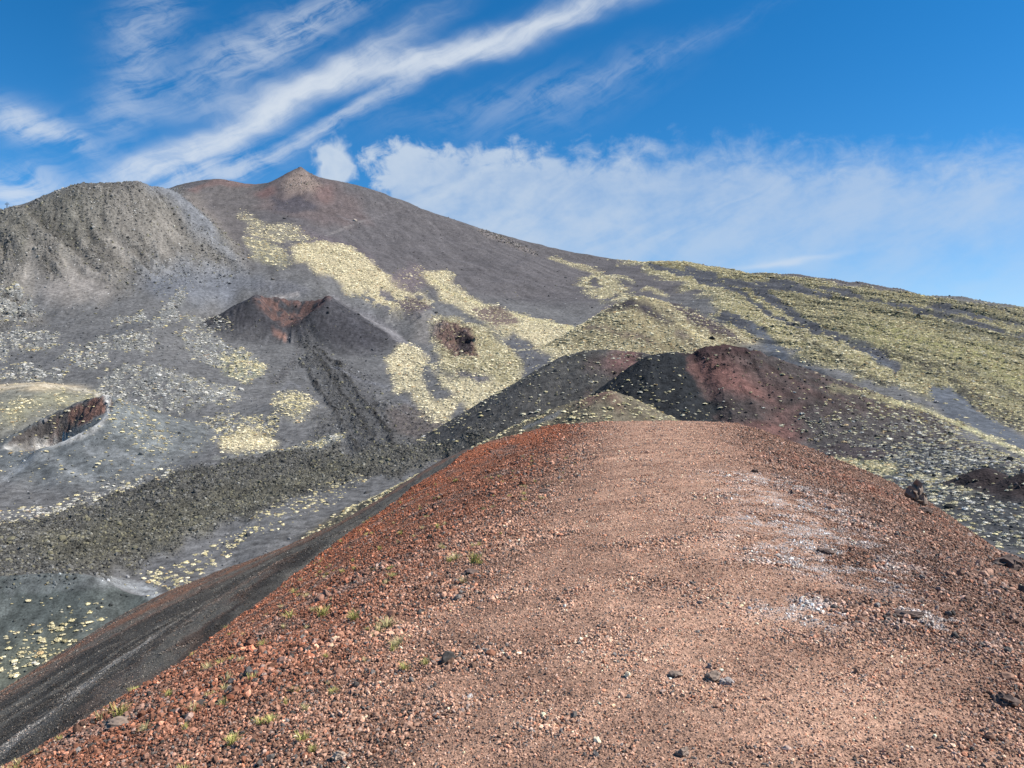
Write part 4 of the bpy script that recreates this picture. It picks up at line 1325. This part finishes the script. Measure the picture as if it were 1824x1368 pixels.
# lava blocks and hillside scree
rad_r = np.clip(.20 + YG * .0008, .28, 1.5)
P, ii, jj, rg, grow = drop(ROCKS, rad_r, 190000, 302)
n = len(P)
rs = rad_r[ii, jj] * min(grow, 1.5) * rg.lognormal(-.1, .42, n)
base = COLR[ii, jj]
g = base.mean(1, keepdims=True)
tint = (base * .7 + g * .3) * rg.lognormal(0, .46, n)[:, None]
kh = rg.random(n) < .16
tint[kh] = tint[kh] * .4 + srgb(142, 136, 108, KA) * .7
scl = np.stack([rs, rs * rg.uniform(.7, 1.2, n), rs * rg.uniform(.6, 1.15, n)], -1)
rot = np.stack([rg.uniform(0, 6.28, n), rg.uniform(0, 6.28, n), rg.uniform(0, 6.28, n)], -1)
scatter('lava_blocks', P, scl, rot, tint, [rock_mesh('lava_block', 500 + k, 1) for k in range(6)],
        'dark lava blocks strewn over the lava field and rocky hill', 'rocks', M_STONE)

# ------------------------------------------------------------------ cinders on the ridge
def ridge_points(y0, y1, dens, seed):
    rg = np.random.default_rng(seed)
    umax = .80 + 1.7 / y1 * (y1 < 12)
    area = umax * (y1 * y1 - y0 * y0)
    m = int(area * dens)
    y = np.sqrt(rg.uniform(y0 * y0, y1 * y1, m)); x = rg.uniform(-umax, umax, m) * y
    return x, y, rg


RTAN = RZ / RY
RVIS = RTAN >= np.maximum.accumulate(RTAN, axis=1) - .03


def ridge_seen(x, y):
    i = np.clip(np.searchsorted(ru, x / y), 0, RU - 1); j = np.clip(np.searchsorted(rv, np.log(y)), 0, RV - 1)
    return RVIS[i, j]


SP, SS, ST = [], [], []
for (y0, y1, dens, med, sg, seed) in ((1.6, 5.5, 6400, .0064, .58, 601), (5.5, 10, 3600, .0080, .55, 602), (10, 18, 1350, .0108, .50, 603),
                                       (18, 32, 480, .0155, .46, 604), (32, 52, 200, .021, .42, 605), (1.6, 12, 34, .019, .32, 606), (12, 55, 1.2, .036, .35, 607)):
    x, y, rg = ridge_points(y0, y1, dens, seed)
    z, o, g = ridge_h(x, y)
    side = sm(np.abs(o + .6 * np.clip(1 - y / 25, 0, 1)) - (.7 + .04 * y) + fbm(x, y, 1.7, 3, .6, 620) * .7, 0, 1.7)
    left = sm(-o, 1.0, 4.5)
    pn = fbm(x, y, .9, 4, .65, 622)
    dust = sm(pn + .25 * side, -.35, .25)
    keep = (rg.random(len(x)) < (.74 + .26 * dust) * (.92 + .08 * side)) & ridge_seen(x, y)
    x, y, z, o, g, side, left, pn = [q[keep] for q in (x, y, z, o, g, side, left, pn)]
    m = len(x)
    s = med * np.minimum(rg.lognormal(0, sg, m), 2.2) * (.75 + .45 * side + .15 * left) * (.76 + .62 * sm(pn, -.1, .8))
    c = ridge_col(x, y, o, g)
    lum = rg.lognormal(.22, .42, m)[:, None]
    t = c * lum
    s = np.where(g, s * .72, s) * (1 - .28 * sm(-o, 3.5, 7.5))
    k = rg.random(m)
    gr = k < .13
    t[gr] = t[gr].mean(1, keepdims=True) * np.array([[1.12, 1.0, .90]]) * .42
    rd = (k > .13) & (k < .24)
    t[rd] = t[rd] * np.array([1.10, .86, .76])
    lt = k > .955
    t[lt] = t[lt] * .6 + np.array([.30, .26, .23]) * .6
    z = z + s * (.25 + .25 * side)
    SP.append(np.stack([x, y, z], -1)); SS.append(s); ST.append(np.clip(t, .01, .8))
SP = np.concatenate(SP); SS = np.concatenate(SS); ST = np.concatenate(ST)
n = len(SP)
print('cinders', n)
rg = np.random.default_rng(630)
scl = np.stack([SS, SS * rg.uniform(.7, 1.2, n), SS * rg.uniform(.65, 1.1, n)], -1)
rot = rg.uniform(0, 6.28, (n, 3))
STONES = [rock_mesh('cinder_stone', 640 + k, 1, .85, .4) for k in range(8)]
u_ = SP[:, 0] / SP[:, 1]; w_ = SP[:, 2] / SP[:, 1]
infr = (np.abs(u_) < .67) & (w_ > -.492)
order = np.argsort(-(SS / SP[:, 1]) * infr)
single = order[:300]
rest = np.ones(n, bool); rest[single] = False
scatter('cinder_gravel', SP[rest], scl[rest], rot[rest], ST[rest], STONES, 'loose red brown cinders covering the foreground ridge', 'gravel', M_STONE)
st_o = []
for tm in [rock_mesh('cinder_stone', 660 + k, 2, .85, .42) for k in range(6)]:
    tm.materials.append(M_STONE_O); st_o.append(tm)
for q, s in enumerate(single):
    o = bpy.data.objects.new('cinder_stone', st_o[q % 6])
    o.location = SP[s]; o.scale = scl[s]; o.rotation_euler = rot[s]
    o['tint'] = [float(v_) for v_ in ST[s]] + [1.0]
    COL.objects.link(o)
    _, oo = red_h(SP[s][0], SP[s][1])
    t = ST[s]; lum = float(t.mean())
    hue = 'dark grey' if (t[0] / max(t[2], 1e-3) < 1.5 and lum < .2) else 'pale' if lum > .28 else 'dark brown' if lum < .1 else 'brick red' if t[0] / max(t[2], 1e-3) > 3.2 else 'brown'
    near_ = 'nearby' if SP[s][1] < 4.5 else 'a few steps ahead' if SP[s][1] < 9 else 'further along'
    flank = 'left flank of the red ridge' if oo < -1.5 else 'pale trodden crest' if oo < 2.5 else 'right flank of the red ridge'
    set_props(o, '%s cinder %s on the %s' % (hue, near_, flank), 'stone', 'larger cinders on the ' + flank)

# ------------------------------------------------------------------ grass tufts on the left flank
def tuft_mesh(name, seed, n=60, spread=.55):
    rg = np.random.default_rng(seed)
    V, Fc = [], []
    for k in range(n):
        a = rg.uniform(0, 6.28); r0 = rg.uniform(0, .45) ; lean = rg.uniform(.1, spread) ; h = rg.uniform(.45, 1.0)
        bx, by = r0 * math.cos(a + rg.normal(0, .5)), r0 * math.sin(a + rg.normal(0, .5))
        w = rg.uniform(.025, .05)
        tx, ty = -math.sin(a) * w, math.cos(a) * w
        b = len(V)
        for t in (0, .5, 1.0):
            e = lean * t * t * 1.6
            cx, cy, cz = bx + math.cos(a) * e, by + math.sin(a) * e, h * (t - .28 * t * t * lean) - .06
            ww = 1 - .85 * t
            V += [(cx - tx * ww, cy - ty * ww, cz), (cx + tx * ww, cy + ty * ww, cz)]
        Fc += [(b, b + 1, b + 3, b + 2), (b + 2, b + 3, b + 5, b + 4)]
    me = bpy.data.meshes.new(name)
    me.from_pydata(V, [], Fc)
    return me


M_GRASS = inst_material('dry_grass', .3, 6.0, .8, 'OBJECT')
TUFTS = [tuft_mesh('grass_tuft', 700 + k, 70 if k < 3 else 40, (.5, .7, .9, .45)[k]) for k in range(4)]
for tm in TUFTS:
    tm.materials.append(M_GRASS)
known = [(845, 1003, .16), (812, 997, .11), (800, 1003, .09), (826, 1040, .10), (842, 975, .07), (575, 1098, .15), (690, 1118, .12), (676, 1128, .11), (632, 1105, .12), (215, 1277, .16),
         (345, 1270, .09), (408, 1215, .10), (400, 1232, .07), (540, 1322, .08), (482, 1288, .07), (508, 1256, .06), (543, 1268, .06), (465, 1292, .07), (620, 1082, .06), (548, 1122, .06),
         (930, 905, .06), (770, 940, .06), (735, 890, .07), (700, 915, .06), (720, 1195, .07), (760, 1185, .06), (525, 1235, .06), (650, 1180, .05), (880, 885, .06), (665, 1020, .09), (690, 1040, .06),
         (1035, 880, .0), (890, 935, .05), (560, 1340, .05), (430, 1180, .07), (470, 1150, .07), (370, 1245, .06), (505, 1120, .06), (300, 1240, .07), (262, 1300, .06), (330, 1300, .06)]
rg = np.random.default_rng(710)
spots = [(ridge_at(a, b), h) for a, b, h in known if h > 0]
tries = 0
while len(spots) < 230 and tries < 8000:
    tries += 1
    y = 3.0 + 25 * rg.random() ** 1.3
    x = .7 + .182 * y - rg.uniform(2.6, 10.5)
    if abs(x / y) > .68:
        continue
    z, o, g = ridge_h(np.array([x]), np.array([y]))
    if g[0] or fbm(np.array([x]), np.array([y]), 1.8, 2, .5, 720)[0] < .05:
        continue
    spots.append((Vector((x, y, z[0])), rg.uniform(.035, .10)))
for q, (p, h) in enumerate(spots):
    o = bpy.data.objects.new('grass_tuft', TUFTS[q % 4])
    o.location = p; o.rotation_euler = (rg.normal(0, .1), -.2 + rg.normal(0, .1), rg.uniform(0, 6.28))
    o.scale = (h * .85, h * .85, h)
    c = srgb(206, 200, 120, KA) * rg.uniform(.75, 1.15)
    if rg.random() < .35:
        c = srgb(220, 206, 150, KA) * rg.uniform(.8, 1.1)
    o['tint'] = [float(c[0]), float(c[1]), float(c[2]), 1.0]
    COL.objects.link(o)
    hue = 'straw pale' if c[2] / c[0] > .38 else 'yellow green'
    zone = 'close to the bottom edge' if p.y < 5.5 else 'midway up the left flank' if p.y < 11 else 'far up the left flank'
    if q == 0:
        set_props(o, 'largest yellow green grass tuft beside a dark hollow on the left flank', 'grass tuft', 'grass tufts on the left flank')
    elif h > .13:
        set_props(o, 'tall spiky %s grass tuft %s' % (hue, zone), 'grass tuft', 'grass tufts on the left flank')
    else:
        set_props(o, 'small %s grass tuft among cinders %s' % (hue, zone), 'grass tuft', 'grass tufts on the left flank')

# ------------------------------------------------------------------ boulders and outcrops
def boulder(name, p, size, tint, label, cat, seed, flat=.8, sub=3, rough=.6, rz=0.0):
    me = rock_mesh(name, seed, sub, flat, rough)
    me.materials.append(M_STONE_O)
    o = bpy.data.objects.new(name, me)
    o.location = p; o.scale = size; o.rotation_euler = (0, 0, rz)
    o['tint'] = [float(c) for c in tint] + [1.0]
    COL.objects.link(o)
    set_props(o, label, cat)
    return o


def on_ridge(px, py, up=0.0):
    p = ridge_at(px, py); p.z += up
    return p


GREYR = srgb(146, 128, 114, KR); DARKR = srgb(110, 94, 86, KR); PALER = srgb(176, 164, 156, KR)
boulder('rock_outcrop', on_ridge(1634, 897, .10), (.34, .30, .42), GREYR, 'jagged grey rock outcrop standing on the right edge of the ridge', 'rock', 801, 1.0, 3, .9)
boulder('rock', on_ridge(1648, 912, .03), (.22, .2, .2), DARKR, 'dark block leaning below the jagged rock outcrop', 'rock', 802)
boulder('rock', on_ridge(1268, 1212, .012), (.055, .05, .045), GREYR, 'grey fist sized rock with black shadow on the lower crest', 'rock', 803)
boulder('rock', on_ridge(1292, 1220, .012), (.038, .032, .03), PALER, 'pale rock touching the grey one on the lower crest', 'rock', 804)
boulder('rock', on_ridge(1202, 1205, .012), (.032, .03, .036), GREYR, 'small upright grey rock left of the grey pair', 'rock', 805)
boulder('rock', on_ridge(1625, 1100, .02), (.09, .08, .06), DARKR, 'flat dark slab on the right flank of the ridge', 'rock', 806, .5)
boulder('rock', on_ridge(1470, 985, .01), (.07, .06, .055), DARKR, 'dark rock in the whitish patch of the right flank', 'rock', 807)
boulder('rock', on_ridge(1345, 842, .01), (.11, .10, .09), DARKR, 'dark rock at the upper right of the crest', 'rock', 808)
boulder('rock', on_ridge(1530, 860, .03), (.17, .14, .13), DARKR, 'dark rock on the right skyline of the ridge', 'rock', 809)
boulder('rock', on_ridge(1792, 1010, .03), (.26, .22, .17), DARKR, 'dark rock on the ridge skyline near the right edge', 'rock', 810)
boulder('rock', on_ridge(1790, 1255, .02), (.075, .07, .06), DARKR, 'dark rock low on the right flank near the frame edge', 'rock', 811)
boulder('rock', on_ridge(606, 1352, .01), (.038, .03, .028), srgb(204, 180, 158, KR), 'pale tan angular stone at the bottom left of centre', 'stone', 812)
boulder('rock', on_ridge(212, 1294, .02), (.11, .06, .06), GREYR, 'grey elongated rock under the spiky grass tuft', 'rock', 813)
boulder('rock', on_ridge(838, 1022, .0), (.10, .08, .05), DARKR, 'dark rock below the largest grass tuft', 'rock', 814)
boulder('rock', on_ridge(970, 880, .03), (.11, .09, .08), DARKR, 'dark rock on the left of the crest halfway along', 'rock', 815)
boulder('rock', on_ridge(845, 792, .06), (.20, .14, .13), PALER, 'pale rock on the left shoulder where the ridge bends', 'rock', 816)
boulder('rock', on_ridge(1215, 1345, .01), (.035, .028, .028), GREYR, 'grey stone near the bottom edge of the crest', 'stone', 817)
for px, py, sz, tc_, lab_, sd_ in ((1668, 717, 1.3, srgb(176, 172, 170, KA), 'lone pale boulder lying in the ash gully on the right', 821),
                                   (1268, 604, 3.0, C_BLK, 'black rock standing behind the red cone top', 822),
                                   (633, 394, 5.5, srgb(196, 182, 168, KA), 'pale block beside the path high on the mountain', 823),
                                   (486, 498, 3.4, srgb(110, 104, 98, KA), 'rocky knob above the breached cone', 824),
                                   (868, 415, 5.0, srgb(140, 130, 124, KA), 'topmost block of the rock spine on the ash slope', 825),
                                   (806, 617, 2.6, srgb(178, 166, 150, KA), 'pale ledge beside the black pit', 826),
                                   (430, 695, 2.0, srgb(208, 204, 194, KA), 'whitish boulder at the tip of a pale ridge on the ash', 827),
                                   (200, 674, 1.9, srgb(204, 200, 190, KA), 'whitish boulder on the grey flat behind the left crater', 828)):
    x_, y_, z_ = xyz(px, py)
    boulder('boulder', (x_, y_, z_ + sz * .2), (sz, sz * .9, sz * .8), tc_, lab_, 'boulder', sd_, .8, 2, .6)

# ------------------------------------------------------------------ cable car pylon on the left skyline
def box_part(name, parts, parent, mat):
    V, Fc = [], []
    for (cx, cy, cz, sx, sy, sz) in parts:
        b = len(V)
        for dz in (-1, 1):
            for dx, dy in ((-1, -1), (1, -1), (1, 1), (-1, 1)):
                V.append((cx + dx * sx / 2, cy + dy * sy / 2, cz + dz * sz / 2))
        Fc += [tuple(b + i for i in f) for f in ((3, 2, 1, 0), (4, 5, 6, 7), (0, 1, 5, 4), (1, 2, 6, 5), (2, 3, 7, 6), (3, 0, 4, 7))]
    me = bpy.data.meshes.new(name); me.from_pydata(V, [], Fc); me.materials.append(mat)
    o = bpy.data.objects.new(name, me); COL.objects.link(o); o.parent = parent
    return o


M_STEEL = bpy.data.materials.new('dull_steel'); M_STEEL.use_nodes = True
bs = M_STEEL.node_tree.nodes['Principled BSDF']
bs.inputs['Base Color'].default_value = (.12, .125, .13, 1); bs.inputs['Roughness'].default_value = .55; bs.inputs['Metallic'].default_value = .4
i_ = np.searchsorted(UC, (12 - CX) / F)
j_ = int(np.argmax(Z[i_] / YG[i_]))
pyl = bpy.data.objects.new('cable_car_pylon', None)
pyl.location = (XG[i_, j_], YG[i_, j_], Z[i_, j_] - .5)
COL.objects.link(pyl)
set_props(pyl, 'small steel cable car pylon with crossarm on the left skyline', 'pylon')
box_part('mast', [(0, 0, 3.2, .7, .7, 7.4)], pyl, M_STEEL)
box_part('crossarm', [(0, 0, 6.5, 5.0, .5, .45)], pyl, M_STEEL)
box_part('sheave_bank', [(-2.2, 0, 6.0, .35, 2.6, .5)], pyl, M_STEEL)
box_part('sheave_bank', [(2.2, 0, 6.0, .35, 2.6, .5)], pyl, M_STEEL)
box_part('lifting_frame', [(-1.2, 0, 7.6, .2, .2, 1.8), (1.2, 0, 7.6, .2, .2, 1.8), (0, 0, 8.5, 2.6, .2, .2)], pyl, M_STEEL)
